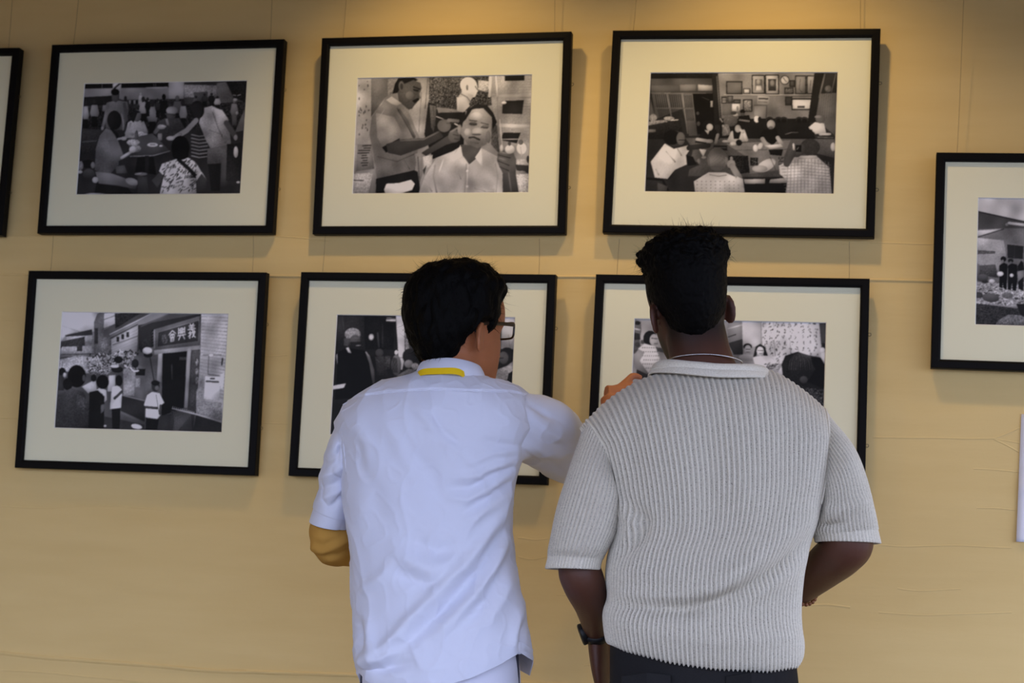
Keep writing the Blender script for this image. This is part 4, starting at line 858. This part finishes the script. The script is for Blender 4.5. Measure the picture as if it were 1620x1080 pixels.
body_folds2 = [
    ([(1000, 800), (1022, 825), (1010, 855), (985, 880)], 13, -.010), ([(985, 800), (1005, 830), (990, 865)], 9, .006),
    ([(1280, 815), (1235, 850), (1190, 890), (1130, 930), (1050, 945), (975, 938)], 15, .008),
    ([(1278, 850), (1230, 895), (1170, 935), (1090, 962), (985, 960)], 12, -.009),
    ([(1270, 880), (1220, 925), (1160, 965)], 10, .004), ([(1010, 640), (1000, 700), (1010, 770)], 22, -.004),
    ([(1260, 640), (1255, 700), (1245, 770)], 25, -.004), ([(1130, 660), (1130, 760), (1130, 850)], 30, -.006),
    ([(965, 978), (1040, 1000), (1130, 1012), (1260, 1010)], 16, .005), ([(1000, 905), (1080, 912), (1160, 895)], 12, .004),
    ([(1180, 760), (1200, 820), (1190, 870)], 20, .003)]
# body panel
V, Fa = loft(R2); N = vnormals(V, Fa); V = folds(f2, V, N, [(a, b_, c*1.5) for a, b_, c in body_folds2])
V = V+vnormals(V, Fa)*(vnoise(V, 9, 1)*.003)[:, None]
ph = np.tile(2*np.pi*np.arange(M2)/7, N2)
rk = np.repeat(np.arange(N2)/(N2-1), M2); V = ribs(V, Fa, ph, .0042*np.clip(.35+rk/.06, 0, 1)-.0022*np.clip((rk-.62)/.3, 0, 1))
Rv = turn_in(V.reshape(N2, M2, 3), .03, .004, end=0)
sw = sub_obj('knit_polo', loft(Rv), m_knit, P2)
put_attr(sw, 'gap', np.concatenate([np.zeros(3*M2), (.5-.5*np.cos(ph))*np.clip(rk/.03, .2, 1)]))
for nm, R, fl in (('sleeve', SLL, [([(975, 812), (940, 828), (900, 825)], 10, .004), ([(965, 850), (935, 872), (900, 872)], 8, -.007), ([(970, 842), (940, 858), (905, 856)], 8, .006)]),
                  ('sleeve', SLR, [([(1288, 812), (1320, 815), (1360, 800)], 9, .004), ([(1286, 826), (1310, 832), (1335, 828)], 6, -.008), ([(1290, 800), (1325, 806), (1372, 790)], 8, .005)])):
    n, m = R.shape[:2]; v, fa = loft(R); v = folds(f2, v, vnormals(v, fa), fl)
    v = v+vnormals(v, fa)*(vnoise(v, 14, 5)*.003)[:, None]
    k = np.arange(n*m)//m; fine = k > n-26                     # the cuff has a finer rib
    phs = 2*np.pi*(np.arange(n*m) % m)/7
    v = ribs(v, fa, phs, np.where(fine, .0018, .0038)*np.clip(k/6, 0, 1))
    R = turn_in(v.reshape(n, m, 3), .025, .004)
    so = sub_obj(nm, loft(R), m_knit, sw); put_attr(so, 'gap', np.concatenate([(.5-.5*np.cos(phs))*np.where(fine, .5, .9), np.zeros(3*m)]))
for lp in (lr0, rr0):                                         # linked armhole seams
    c = lp.mean(0); pts = np.vstack([lp[::7], lp[:1]])
    v, fa = tube(pts, [.0032]*len(pts), 8, 2, caps=False); sub_obj('seam', (v, fa), m_knit, sw)
# collar
T_ = loop(f2, 1121, 589, -.012, .070, .070, .062, .010, -.045)
E_ = loop(f2, 1124, 599, -.012, .110, .088, .10, .008, -.045)
B_ = loop(f2, 1121, 602, -.012, .064, .062, .055, .008, -.05)
Mi = (T_+E_)/2; Mi += (Mi-Mi.mean(0))*np.array([.10, .10, 0])+np.array([0, 0, .006])
Rc = hermite(np.array([B_, T_-(T_-T_.mean(0))*np.array([.07, .07, 0])+[0, 0, -.004], T_+[0, 0, .001], Mi, E_]), np.linspace(0, 4, 33))
v, fa = slab(Rc, .0035); v = v+vnormals(v, fa)*(vnoise(v, 25, 2)*.0012)[:, None]
sub_obj('collar', (v, fa), m_knit, sw)
NB0 = loop(f2, 1124, 609, -.012, .112, .096, .10, .012, -.05); NB1 = loop(f2, 1124, 594, -.012, .100, .080, .09, .010, -.04)
sub_obj('neckband', slab(hermite(np.array([NB1, (NB0+NB1)/2+[0, -.002, .002], NB0]), np.linspace(0, 2, 9)), .004), m_knit, sw)
# body: one continuous surface
hR = euler(.02, -.22, .20); hO = f2.L(1088, 482, .015)
bodyrows = [([(995, 1080), (1110, 1085), (1232, 1080)], .10, .10, 0), ([(1000, 960), (1115, 965), (1230, 960)], .095, .10, 0), ([(1000, 840), (1130, 840), (1262, 836)], .105, .105, 0),
            ([(985, 740), (1130, 735), (1275, 735)], .11, .10, 0)]
rb = [(x_, y_+16) for x_, y_ in ridge2][4:-4]
for t, d in ((.35, .10), (.65, .08), (.88, .05), (1.0, .01)): bodyrows.append((blend_poly([(985, 740), (1130, 735), (1275, 735)], rb, t), d, d, 0))
Rb, _, _ = body_rows(f2, bodyrows, 72, 60)
parts = [loft(Rb, True, True)]
parts += xform(head_parts(), hR@np.diag([.90, .96, .97]), hO)
parts.append(tube([f2.L(1118, 640, -.02), f2.L(1114, 600, -.018), f2.L(1108, 565, -.01), f2.L(1102, 535, -.002), f2.L(1096, 500, .006)], [(.075, .07), (.066, .062), (.0575, .058), (.056, .058), (.054, .058)], 28, 6, up=(0, 1, 0)))
wl = y2(945, 1000, .15); wr = y2(1266, 934, .15)
parts.append(tube([y2(968, 700, 0), y2(938, 800, 0), y2(917, 890, -.010), y2(923, 920, .0), y2(937, 957, .06), wl], [.05, .044, .0385, .039, .033, .024], 22, 8, up=(0, 1, 0)))
parts.append(tube([y2(1288, 695, 0), y2(1318, 780, 0), y2(1343, 850, -.015), y2(1333, 872, .005), y2(1303, 898, .07), wr], [.055, .050, .044, .043, .039, .027], 22, 8, up=(0, 1, 0)))
parts += hand_parts(wl+np.array([0, .004, -.01]), (.22, .25, -1), (-1, .25, 0), 1, [(.3, .4, .3)]*4)
parts += hand_parts(wr+np.array([-.006, .006, -.004]), (-.75, .55, -.45), (.5, .4, .6), -1, [(.5, .6, .3)]*4)
hipz2 = f2.L(1110, 1075, 0)[2]-.02
parts += leg_set(hipz2, (-.115, .115), 0, (.07, .062, .055, .05, .036))
body2 = voxel_body('body', parts, .0036, P2, m_skin2, 5, .35)
co_ = get_co(body2); h = (co_-hO)@hR                             # into the head frame
beard = np.clip((-.028-h[:, 2])/.03, 0, 1)*np.clip((h[:, 1]-.0)/.03, 0, 1)*np.clip((h[:, 2]+.14)/.03, 0, 1)
# faded hair: the short-clipped sides and nape are a tint on the skin
fade = np.clip((h[:, 2]+.105)/.05, 0, 1)*np.clip((-.012-h[:, 1])/.02, 0, 1)*(np.abs(h[:, 0]) < .075)
side = np.clip((h[:, 2]-.005)/.02, 0, 1)*np.clip((.05-h[:, 1])/.02, 0, 1)
put_attr(body2, 'tint', np.clip(np.maximum(np.maximum(beard*.95, fade*.9), side)*(np.abs(h[:, 2]) < .2), 0, 1))
# hair
def hair_loft(fr, rows, head_o, head_R, hairline, N=150, M=220, yc=.0, cut=.78):
    rr_ = [([(a, y_), (b_, y_)], db, df, yc) for y_, a, b_, db, df in rows]
    R, s, q = body_rows(fr, rr_, M, N, 2.15); R = smooth_rings(R, 3)
    V, Fa = loft(R, True, True)
    hh = (V-head_o)@head_R; zl = np.interp(hh[:, 1], hairline[0], hairline[1])
    w_ = np.clip((zl-hh[:, 2])/.010+.5, 0, 1); w_ = w_*w_*(3-2*w_)
    k = 1-(1-cut)*w_; hh[:, 0] *= k; hh[:, 1] *= k
    return hh@head_R.T+head_o, Fa, w_
hl2 = ([-.12, -.06, -.045, -.034, -.026, .006, .016, .03, .05, .075, .12], [-.082, -.080, -.074, -.066, .000, .018, .0, .01, .045, .06, .06])
rows_h2 = [(538, 1076, 1118, .064, .03), (532, 1064, 1126, .070, .03), (524, 1057, 1133, .078, .03), (510, 1050, 1139, .088, .04), (497, 1040, 1145, .095, .05), (480, 1030, 1147.5, .101, .07), (462, 1024, 1148.5, .105, .085),
           (446, 1021, 1148.5, .108, .095), (430, 1018, 1148, .110, .10), (419, 1012, 1149, .113, .105), (408, 1009, 1152, .114, .108), (396, 1012, 1151.5, .110, .106), (385, 1026, 1144, .099, .098), (376, 1042, 1133, .082, .085),
           (369, 1060, 1118, .058, .06), (365.5, 1078, 1100, .025, .03)]
V, Fa, cutw = hair_loft(f2, rows_h2, hO, hR, hl2)
N = vnormals(V, Fa); hz = ((V-hO)@hR)[:, 2]; top = np.clip((hz-.045)/.04, 0, 1)*(1-cutw)
curl = np.abs(vnoise(V, 95, 4))*.009+vnoise(V, 45, 8)*.004-.004
V = V+N*(curl*top+vnoise(V, 220, 2)*.0012*(1-cutw))[:, None]
sel = np.where((top > .5))[0]; sel2 = np.where((top <= .5) & (cutw < .05) & (hz > -.03))[0]
wv, wf = wisps(V[sel], N[sel], 3000, .009, .00045, 3, 1.8, .0, .3); wv2, wf2 = wisps(V[sel2], N[sel2], 1800, .004, .00035, 4, .5, .6, .3)
hair2 = sub_obj('hair', join([(V, Fa), (wv, wf), (wv2, wf2)]), m_hair, P2)
# silver chain
ch = loop(f2, 1116, 569, -.012, .0665, .064, .065, -.004, -.07, M=150)
prt = []
for i in range(150):
    p = ch[i]; t = ch[(i+1) % 150]-ch[i-1]; t /= np.linalg.norm(t)
    prt.append(tube([p-t*.0019, p-t*.0008, p+t*.0008, p+t*.0019], [.0005, .0017, .0017, .0005], 6, 1))
v, fa = join(prt); sub_obj('necklace', (v, fa), m_silver, P2)
# black watch, bead bracelet
ax = (wl-y2(933, 955, .06)); ax /= np.linalg.norm(ax)
def band(c, ax, r, w_, th, name, mat, parent):
    u = np.cross(ax, [0, 1, 0.]); u /= np.linalg.norm(u); v_ = np.cross(ax, u); a = np.linspace(0, 2*np.pi, 40, endpoint=False)
    d = u*np.cos(a)[:, None]+v_*np.sin(a)[:, None]; R = [c+d*r-ax*w_/2, c+d*(r+th)-ax*w_/2*.8, c+d*(r+th)+ax*w_/2*.8, c+d*r+ax*w_/2, c+d*(r-.002), c+d*r-ax*w_/2]
    return sub_obj(name, loft(np.array(R)), mat, parent)
wc = wl-ax*.012
wt = band(wc, ax, .0265, .020, .0035, 'watch_strap', m_rubber, P2)
u = np.cross(ax, [0, 1, 0.]); u /= np.linalg.norm(u); wu = u if u[0] < 0 else -u
cv = tube([wc+wu*.022, wc+wu*.026, wc+wu*.031, wc+wu*.033], [(.019, .021), (.020, .022), (.020, .022), (.017, .019)], 20, 2, up=tuple(ax))
sub_obj('watch_case', cv, m_rubber, wt)
ax = (wr-y2(1303, 898, .07)); ax /= np.linalg.norm(ax); wc = wr-ax*.004
u = np.cross(ax, [0, 1, 0.]); u /= np.linalg.norm(u); v_ = np.cross(ax, u); prt = []
for i in range(24):
    a = 2*np.pi*i/24; p = wc+(u*math.cos(a)+v_*math.sin(a))*.031
    prt.append(tube([p-ax*.0042, p-ax*.003, p, p+ax*.003, p+ax*.0042], [.001, .003, .0042, .003, .001], 8, 2))
sub_obj('bead_bracelet', join(prt), m_bead, P2)
# trousers
def trousers(fr, rows, hz, xs, rad, mat, parent, name='trousers'):
    Rt, _, _ = body_rows(fr, rows, 90, 40, 2.4); pr = [loft(Rt, True, True)]
    pr += leg_set(hz, xs, 0, rad)
    return voxel_body(name, pr, .007, parent, mat, 3, .6)
tr2 = trousers(f2, [([(975, 1150), (1110, 1156), (1250, 1150)], .125, .12, 0), ([(966, 1100), (1110, 1106), (1261, 1100)], .13, .12, 0), ([(965, 1050), (1110, 1056), (1258, 1050)], .122, .118, 0), ([(966, 1002), (1110, 1015), (1256, 1012)], .116, .114, 0)],
               hipz2-.05, (-.115, .115), (.11, .098, .078, .072, .066), m_denim, P2)
for sx, (xa, xb) in ((-1, (985, 1062)), (1, (1150, 1228))):      # patch pockets, mostly under the hem
    P = [f2.L(xa, 1070, -.139), f2.L((xa+xb)/2, 1064, -.139), f2.L(xb, 1068, -.139)]
    g = np.array([[np.array(p)+[0, -.0+.012*abs(i-1), -dz] for i, p in enumerate(P)] for dz in (0, .07, .14)])
    vv = np.concatenate([g.reshape(-1, 3), g.reshape(-1, 3)+[0, .012, 0]]); gf = grid_faces(3, 3, False)
    bd = [(0, 1), (1, 2), (2, 5), (5, 8), (8, 7), (7, 6), (6, 3), (3, 0)]
    sub_obj('back_pocket', (vv, np.vstack([gf[:, ::-1], gf+9, [(a, b_, b_+9, a+9) for a, b_ in bd]])), m_denim, tr2, False)
for x in (-.115, .115): shoe(x, P2, m_shoe)

# ================================================================== person in the white shirt
f1 = Frame(690, 3.1)
P1 = empty('person', f1.o.tolist(), (0, 0, AZ))
tag(P1, 'person in a white shirt, yellow lanyard and glasses, one arm raised to point', 'person')
def y1(px, py, y=0.0): return f1.L(px, py, y)
ridge1 = smooth_poly([(530, 668), (538, 652), (548, 639), (562, 627), (583, 614), (616, 601), (660, 591), (700, 587), (745, 590), (768, 597), (785, 603), (810, 608), (831, 617), (843, 632)], it=3)
sh1 = [(534, 694), (686, 692), (839, 688)]
rows1 = [([(568, 1061), (600, 1080), (660, 1092), (709, 1079), (749, 1067), (789, 1049), (821, 1030), (844, 1044)], .128, .125, 0),
         ([(563, 1040), (660, 1062), (750, 1040), (842, 1022)], .130, .125, 0),
         ([(561, 1003), (690, 1012), (838, 998)], .126, .125, 0), ([(560, 955), (690, 960), (829, 955)], .120, .12, 0),
         ([(557, 900), (690, 903), (816, 902)], .116, .118, 0), ([(551, 850), (690, 850), (809, 849)], .116, .12, 0),
         ([(545, 790), (690, 788), (812, 782)], .120, .122, 0), ([(540, 738), (690, 738), (824, 730)], .127, .122, 0), (sh1, .130, .12, 0)]
for t, d in ((.28, .127), (.5, .117), (.68, .101), (.82, .080), (.92, .055), (.98, .029), (1.0, .004)):
    rows1.append((blend_poly(sh1, ridge1, t), d, d*.95, 0))
M1, N1 = 380, 300
R1, s1, q1 = body_rows(f1, rows1, M1, N1, 2.35)
hemw = np.clip(1-np.arange(N1)/40, 0, 1)[:, None]                # the front tail hangs lower than the vent
R1[:, :, 2] -= hemw*np.clip(q1*3, 0, 1)[None]*.032
R1 = smooth_rings(R1, 5)
row_arm1 = int(6.7/(len(rows1)-1)*(N1-1))
la0 = armhole(R1, s1, q1, -.92, row_arm1, 160); ra0 = armhole(R1, s1, q1, .92, row_arm1, 160)
S1L = sleeve_rings(la0, [(y1(520, 698, .01), y1(562, 760, .03), (0, .078, 0)), (y1(507, 748, .03), y1(563, 790, .05), (0, .074, 0)),
                         (y1(498, 790, .05), y1(563, 816, .06), (0, .068, .01)), (y1(489, 823, .06), y1(560, 836, .07), (0, .064, .012))], 28)
S1R = sleeve_rings(ra0, [(y1(857, 627, .035), y1(836, 728, .045), (-.062, .035, 0)), (y1(882, 654, .11), y1(868, 745, .12), (-.066, .028, 0)),
                         (y1(908, 676, .18), y1(900, 762, .19), (-.062, .026, 0)), (y1(935, 700, .235), y1(930, 772, .235), (-.058, .024, 0))], 28)
z8 = lambda L: [(460+x_/2.25, 600+y_/2.25) for x_, y_ in L]
f_body1 = [(z8([(805, 285), (730, 310), (650, 345), (585, 350)]), 7, .0045), (z8([(805, 300), (720, 340), (640, 385), (570, 385)]), 6, -.004),
           (z8([(800, 320), (710, 385), (630, 430), (570, 420)]), 7, .0045), (z8([(795, 350), (700, 420), (620, 470)]), 7, -.004), (z8([(790, 395), (700, 460), (610, 520)]), 8, .004),
           (z8([(800, 255), (720, 265), (640, 300)]), 6, .003), (z8([(812, 235), (740, 230), (680, 215)]), 7, -.003),
           (z8([(785, 430), (720, 530), (640, 640), (540, 740), (430, 850), (330, 960), (250, 1005)]), 11, .008),
           (z8([(785, 480), (730, 580), (660, 690), (560, 800), (450, 910), (360, 1000)]), 10, -.008),
           (z8([(785, 540), (740, 650), (680, 740), (600, 830), (520, 910)]), 9, .006), (z8([(785, 610), (745, 700), (690, 790), (620, 870)]), 9, -.005),
           (z8([(800, 690), (760, 780), (700, 870)]), 10, .004), (z8([(370, 600), (430, 650), (500, 680), (560, 670)]), 12, .005), (z8([(440, 580), (520, 610), (600, 600)]), 12, -.005),
           (z8([(390, 690), (450, 720), (540, 735)]), 10, -.004), (z8([(250, 760), (330, 700), (370, 640)]), 10, .004), (z8([(240, 850), (255, 920), (250, 990)]), 9, -.006), (z8([(270, 860), (285, 930), (300, 1000)]), 9, .005),
           (z8([(245, 1005), (320, 1000), (420, 950)]), 7, .006), (z8([(250, 1030), (330, 1030), (430, 1010)]), 8, -.006), (z8([(500, 130), (540, 190), (600, 230)]), 8, -.004), (z8([(430, 90), (500, 160), (560, 220)]), 8, .0035),
           (z8([(240, 150), (270, 230), (280, 330)]), 10, .003), (z8([(230, 250), (300, 400), (310, 520)]), 16, -.003), (z8([(420, 250), (500, 330), (530, 430)]), 14, -.004), (z8([(330, 140), (390, 240), (430, 330)]), 12, .003),
           (z8([(830, 800), (800, 880), (790, 960)]), 8, .005), (z8([(850, 840), (825, 900), (815, 970)]), 6, -.005)]
V, Fa = loft(R1); N = vnormals(V, Fa); V = folds(f1, V, N, [(a, b_, c*1.7) for a, b_, c in f_body1]); N = vnormals(V, Fa)
V = V+N*(vnoise(V, 11, 1)*.0035+vnoise(V*np.array([1, 1, .6]), 30, 2)*.0014+(1-np.abs(vnoise(V*np.array([1, 1, .7]), 17, 3)))**5*.0034+(1-np.abs(vnoise(V, 38, 7)))**6*.0013)[:, None]
pxv = f1.pix(V); yk = np.interp(pxv[:, 0], [545, 616, 686, 739, 809, 832], [631, 620, 616, 618, 620, 625])   # yoke seam: the yoke lies over the back panel
bk = np.clip(-N[:, 1]*2, 0, 1)
V = V+N*((.0028*np.clip((yk-pxv[:, 1])/1.6, 0, 1)*bk)[:, None])
Rv = turn_in(V.reshape(N1, M1, 3), .02, .002, end=0)
shirt = sub_obj('shirt', loft(Rv), m_shirt, P1)
Gy = V.reshape(N1, M1, 3); gp = pxv.reshape(N1, M1, 2); gk = yk.reshape(N1, M1); jb = np.where(q1 < -.25)[0]; jb = jb[np.argsort(s1[jb])]
seam_pts = [Gy[int(np.argmin(np.abs(gp[150:, j, 1]-gk[150:, j])))+150, j]+[0, -.0006, 0] for j in jb[::6] if abs(s1[j]) < .93]
sub_obj('yoke_seam', tube(smooth_rings(np.array(seam_pts), 3), [.0013]*len(seam_pts), 6, 2), m_shirt, shirt)
fl_L = [(a, b_, c*1.5) for a, b_, c in [([(508, 735), (528, 722), (545, 700)], 6, .004), ([(505, 755), (527, 748), (546, 735)], 6, -.004), ([(502, 772), (525, 768), (546, 758)], 6, .0045), ([(498, 795), (522, 783), (546, 772)], 6, -.0035),
        ([(530, 680), (536, 710), (534, 740)], 6, .003), ([(520, 805), (535, 792), (546, 786)], 5, .003)]]
fl_R = [(a, b_, c*1.5) for a, b_, c in [([(832, 700), (860, 715), (890, 722)], 7, .004), ([(836, 716), (862, 730), (888, 742)], 6, -.003), ([(838, 650), (866, 672), (896, 690)], 9, .003), ([(834, 680), (862, 698), (896, 708)], 7, -.003), ([(836, 640), (858, 652), (884, 668)], 5, -.003), ([(842, 662), (870, 684), (900, 700)], 5, .0025), ([(828, 706), (850, 722), (872, 736)], 4, .003)]]
for R, fl, hemrow in ((S1L, fl_L, True), (S1R, fl_R, True)):
    n, m = R.shape[:2]; v, fa = loft(R); nn = vnormals(v, fa); v = folds(f1, v, nn, fl, False)
    v = v+vnormals(v, fa)*(vnoise(v, 18, 6)*.0035+(1-np.abs(vnoise(v, 22, 3)))**5*.003)[:, None]
    k = np.arange(n*m)//m; v = v+vnormals(v, fa)*(np.where((k > n-20), .0014, 0))[:, None]
    sub_obj('sleeve', loft(turn_in(v.reshape(n, m, 3), .03, .002)), m_shirt, shirt)
for lp in (la0, ra0):
    pts = np.vstack([lp[::5], lp[:1]]); v, fa = tube(pts, [.0016]*len(pts), 6, 2, caps=False); sub_obj('seam', (v, fa), m_shirt, shirt)
# collar and lanyard
T_ = loop(f1, 713, 577, -.010, .058, .060, .06, -.006, -.03); B_ = loop(f1, 714, 602, -.010, .058, .060, .06, -.004, -.04)
E_ = loop(f1, 713, 603, -.010, .066, .074, .075, -.006, -.06); Mi = (T_+E_)/2+[0, 0, .003]; Mi += (Mi-Mi.mean(0))*np.array([.04, .04, 0])
sub_obj('collar', slab(hermite(np.array([B_, T_-(T_-T_.mean(0))*np.array([.03, .03, 0]), T_+[0, 0, .0015], Mi, E_]), np.linspace(0, 4, 29)), .0012), m_shirt, shirt)
k0 = [(652, 606, -.05), (660, 594, -.074), (670, 588, -.088), (697, 586.5, -.094), (722, 587, -.091), (736, 594, -.078), (746, 606, -.05)]
cc = hermite(np.array([y1(*p) for p in k0]), np.linspace(0, 6, 61)); wv = np.array([0, .003, .0064])
Rl = np.stack([cc+wv, cc-wv, cc-wv+[0, .0012, 0], cc+wv+[0, .0012, 0]], 1)
lan = sub_obj('lanyard', loft(Rl, True, True), m_yellow, P1, False)
# mustard under-sleeves
def undersleeve(pts, rad, strokes, seed):
    v, fa = tube(pts, rad, 64, 14, up=(0, 1, 0)); nn = vnormals(v, fa); v = folds(f1, v, nn, strokes, False); return sub_obj('under_sleeve', (v+vnormals(v, fa)*(vnoise(v, 40, seed)*.0025)[:, None], fa), m_mustard, P1)
undersleeve([y1(552, 775, .055), y1(538, 808, .06), y1(523, 841, .062), y1(526, 862, .085), y1(548, 868, .14), y1(580, 862, .22), y1(610, 858, .27)],
            [.030, .036, .0410, .038, .034, .031, .028],
            [([(490, 856), (510, 862), (535, 850), (552, 836)], 5, .004), ([(492, 868), (512, 874), (538, 862), (553, 850)], 4, -.005), ([(496, 842), (520, 845), (548, 834)], 4, .003), ([(510, 880), (535, 878), (556, 866)], 4, .0045), ([(512, 887), (535, 884)], 3, -.003)], 9)
sR, eR, wR = y1(812, 668, .01), y1(932, 742, .25), y1(966, 650, .44)
undersleeve([y1(880, 712, .16), y1(910, 730, .215), eR, y1(944, 718, .30), y1(954, 692, .36)], [.044, .043, .042, .037, .032], [], 10)
# body
hR1 = euler(0, .03, -.80); hO1 = f1.L(722, 522, .012)
br = [([(590, 1080), (690, 1085), (800, 1080)], .10, .10, 0), ([(590, 950), (690, 952), (790, 950)], .085, .09, 0), ([(570, 820), (690, 820), (785, 815)], .09, .095, 0), ([(562, 735), (690, 733), (800, 730)], .10, .10, 0)]
rb = [(x_, y_+14) for x_, y_ in ridge1][4:-4]
for t, d in ((.35, .095), (.65, .078), (.88, .05), (1.0, .01)): br.append((blend_poly([(562, 735), (690, 733), (800, 730)], rb, t), d, d, 0))
Rb, _, _ = body_rows(f1, br, 72, 60)
parts = [loft(Rb, True, True)]+xform(head_parts(), hR1, hO1)
parts.append(tube([y1(708, 650, -.02), y1(712, 610, -.015), y1(717, 585, -.008), y1(722, 555, .002), y1(724, 530, .01)], [(.07, .065), (.056, .054), (.051, .052), (.051, .052), (.052, .054)], 28, 6, up=(0, 1, 0)))
parts.append(tube([y1(562, 690, 0), y1(546, 760, .04), y1(526, 835, .06), y1(528, 856, .085), y1(552, 866, .14), y1(605, 858, .28)], [.045, .030, .027, .026, .026, .022], 20, 8, up=(0, 1, 0)))
wL = y1(605, 858, .28)
parts += hand_parts(wL, (.75, .6, .2), (-.5, .6, .2), 1, [(.5, .6, .4)]*4)
parts.append(tube([sR, y1(870, 708, .14), eR, y1(936, 722, .29), y1(954, 690, .37), wR, y1(965, 630, .455)], [.05, .044, .038, .036, .030, .023, .022], 20, 8, up=(0, 1, 0)))
parts += hand_parts(y1(969, 624, .46), (.93, .36, -.02), (.36, -.90, .2), -1, [(.05, .12, .08), (1.35, 1.5, .8), (1.4, 1.5, .8), (1.4, 1.5, .8)], thumb=(.72, .70, .0), tcurl=1.0, sc=.80)
hipz1 = f1.L(690, 1080, 0)[2]-.03
parts += leg_set(hipz1, (-.1, .1), 0, (.06, .056, .05, .045, .034))
body1 = voxel_body('body', parts, .0036, P1, m_skin1, 4, .35)
co_ = get_co(body1); h = (co_-hO1)@hR1
brow = np.exp(-((np.abs(h[:, 0])-.034)/.016)**2-((h[:, 2]-.020)/.004)**2)*(h[:, 1] > .06)
chin = .5*np.exp(-(h[:, 0]/.02)**2-((h[:, 2]+.108)/.012)**2)*(h[:, 1] > .06)
put_attr(body1, 'tint', np.clip(brow+chin, 0, 1))
# hair
hl1 = ([-.14, -.075, -.055, -.042, -.034, -.022, .012, .018, .032, .040, .055, .075, .12], [-.125, -.118, -.10, -.07, -.02, .012, .014, -.026, -.028, .02, .045, .062, .064])
rows_h1 = [(578, 678, 716, .062, .03), (570, 666, 730, .075, .035), (561, 660, 737, .083, .04), (550, 653, 747, .090, .05), (541, 648, 757, .094, .06), (530, 643, 775, .096, .07), (519, 640, 786, .098, .078),
           (505, 637.5, 791, .100, .085), (490, 636, 793, .101, .09), (478, 636, 794, .102, .095), (467, 637.5, 798, .103, .1), (457, 640, 802, .102, .1), (447, 645, 798, .099, .1), (437, 652, 790, .093, .095), (428, 665, 782, .083, .086), (421, 683, 768, .066, .07), (417, 700, 748, .04, .045), (415.5, 714, 732, .015, .02)]
V, Fa, cutw = hair_loft(f1, rows_h1, hO1, hR1, hl1)
N = vnormals(V, Fa); V = V+N*((np.abs(vnoise(V*np.array([1, 1, .5]), 60, 4))*.006-.002+vnoise(V*np.array([1, 1, .35]), 150, 8)*.0016)*(1-cutw))[:, None]
hz = ((V-hO1)@hR1)[:, 2]; sel = np.where(cutw < .05)[0]; tp = np.where((cutw < .05) & (hz > .06))[0]; low = np.where((cutw < .3) & (hz < -.04))[0]; fr_t = np.where((cutw < .05) & (hz > .055) & (hz < .1) & (((V-hO1)@hR1)[:, 1] > .07))[0]
hair1 = sub_obj('hair', join([(V, Fa), wisps(V[sel], N[sel], 4200, .018, .0004, 5, .5, .5, .22), wisps(V[tp], N[tp], 700, .02, .0003, 6, .7, .1, .2), wisps(V[tp], N[tp], 300, .013, .0016, 11, .5, .1, .10), wisps(V[fr_t], N[fr_t], 60, .016, .0016, 12, .5, -.1, .5), wisps(V[low], N[low], 900, .012, .0004, 7, .3, 1.2, .1)]), m_hair, P1)
# glasses (head frame)
def hp(x, y, z): return hR1@np.array([x, y, z])+hO1
g = empty('glasses', (0, 0, 0)); g.parent = P1
for sx in (-1, 1):
    cx, cz, hw, hh_ = sx*.0345, .012, .0255, .0155
    a = np.linspace(0, 2*np.pi, 33); e = .45
    rim = [hp(cx+hw*np.sign(math.cos(t))*abs(math.cos(t))**e, .108-.35*abs(cx+hw*math.cos(t))**1.0*.6, cz+hh_*np.sign(math.sin(t))*abs(math.sin(t))**e) for t in a]
    sub_obj('rim', tube(rim, [.0021]*33, 8, 2, caps=False), m_glassfr, g)
    ln = np.array(rim[:-1]); nrm = hR1@np.array([0, 1., 0])
    sub_obj('lens', loft(np.stack([ln-nrm*.0006, ln+nrm*.0006]), True, True), m_lens, g)
    sub_obj('temple', tube([hp(sx*.0605, .094, .020), hp(sx*.068, .086, .020), hp(sx*.074, .05, .016), hp(sx*.078, .01, .010), hp(sx*.079, -.008, .006), hp(sx*.078, -.022, -.012)], [(.0013, .0036)]*6, 8, 5), m_glassfr, g)
sub_obj('bridge', tube([hp(-.010, .106, .018), hp(0, .110, .021), hp(.010, .106, .018)], [.0019]*3, 8, 5), m_glassfr, g)
# trousers with a dark side stripe
tr1 = trousers(f1, [([(580, 1150), (700, 1156), (818, 1150)], .115, .115, 0), ([(572, 1100), (700, 1106), (824, 1100)], .118, .115, 0), ([(572, 1050), (700, 1056), (822, 1050)], .114, .112, 0), ([(575, 1000), (700, 1004), (815, 1000)], .108, .108, 0)],
               hipz1-.05, (-.1, .1), (.105, .09, .075, .07, .066), m_white_tr, P1)
for sx, px_ in ((1, 816), (-1, 576)):
    pts = [y1(px_-2*sx, 1020, -.03), y1(px_, 1050, -.03), y1(px_+1*sx, 1090, -.03), y1(px_, 1150, -.03), (sx*(.1+.062)+0, 0, .5), (sx*(.1+.062), 0, .12)]
    sub_obj('side_stripe', tube(pts, [(.011, .006)]*6, 12, 6, up=(1, 0, 0)), m_darktrim, tr1)
for x in (-.1, .1): shoe(x, P1, m_shoe2)
print('arm lengths', np.linalg.norm(sR-eR), np.linalg.norm(eR-wR))
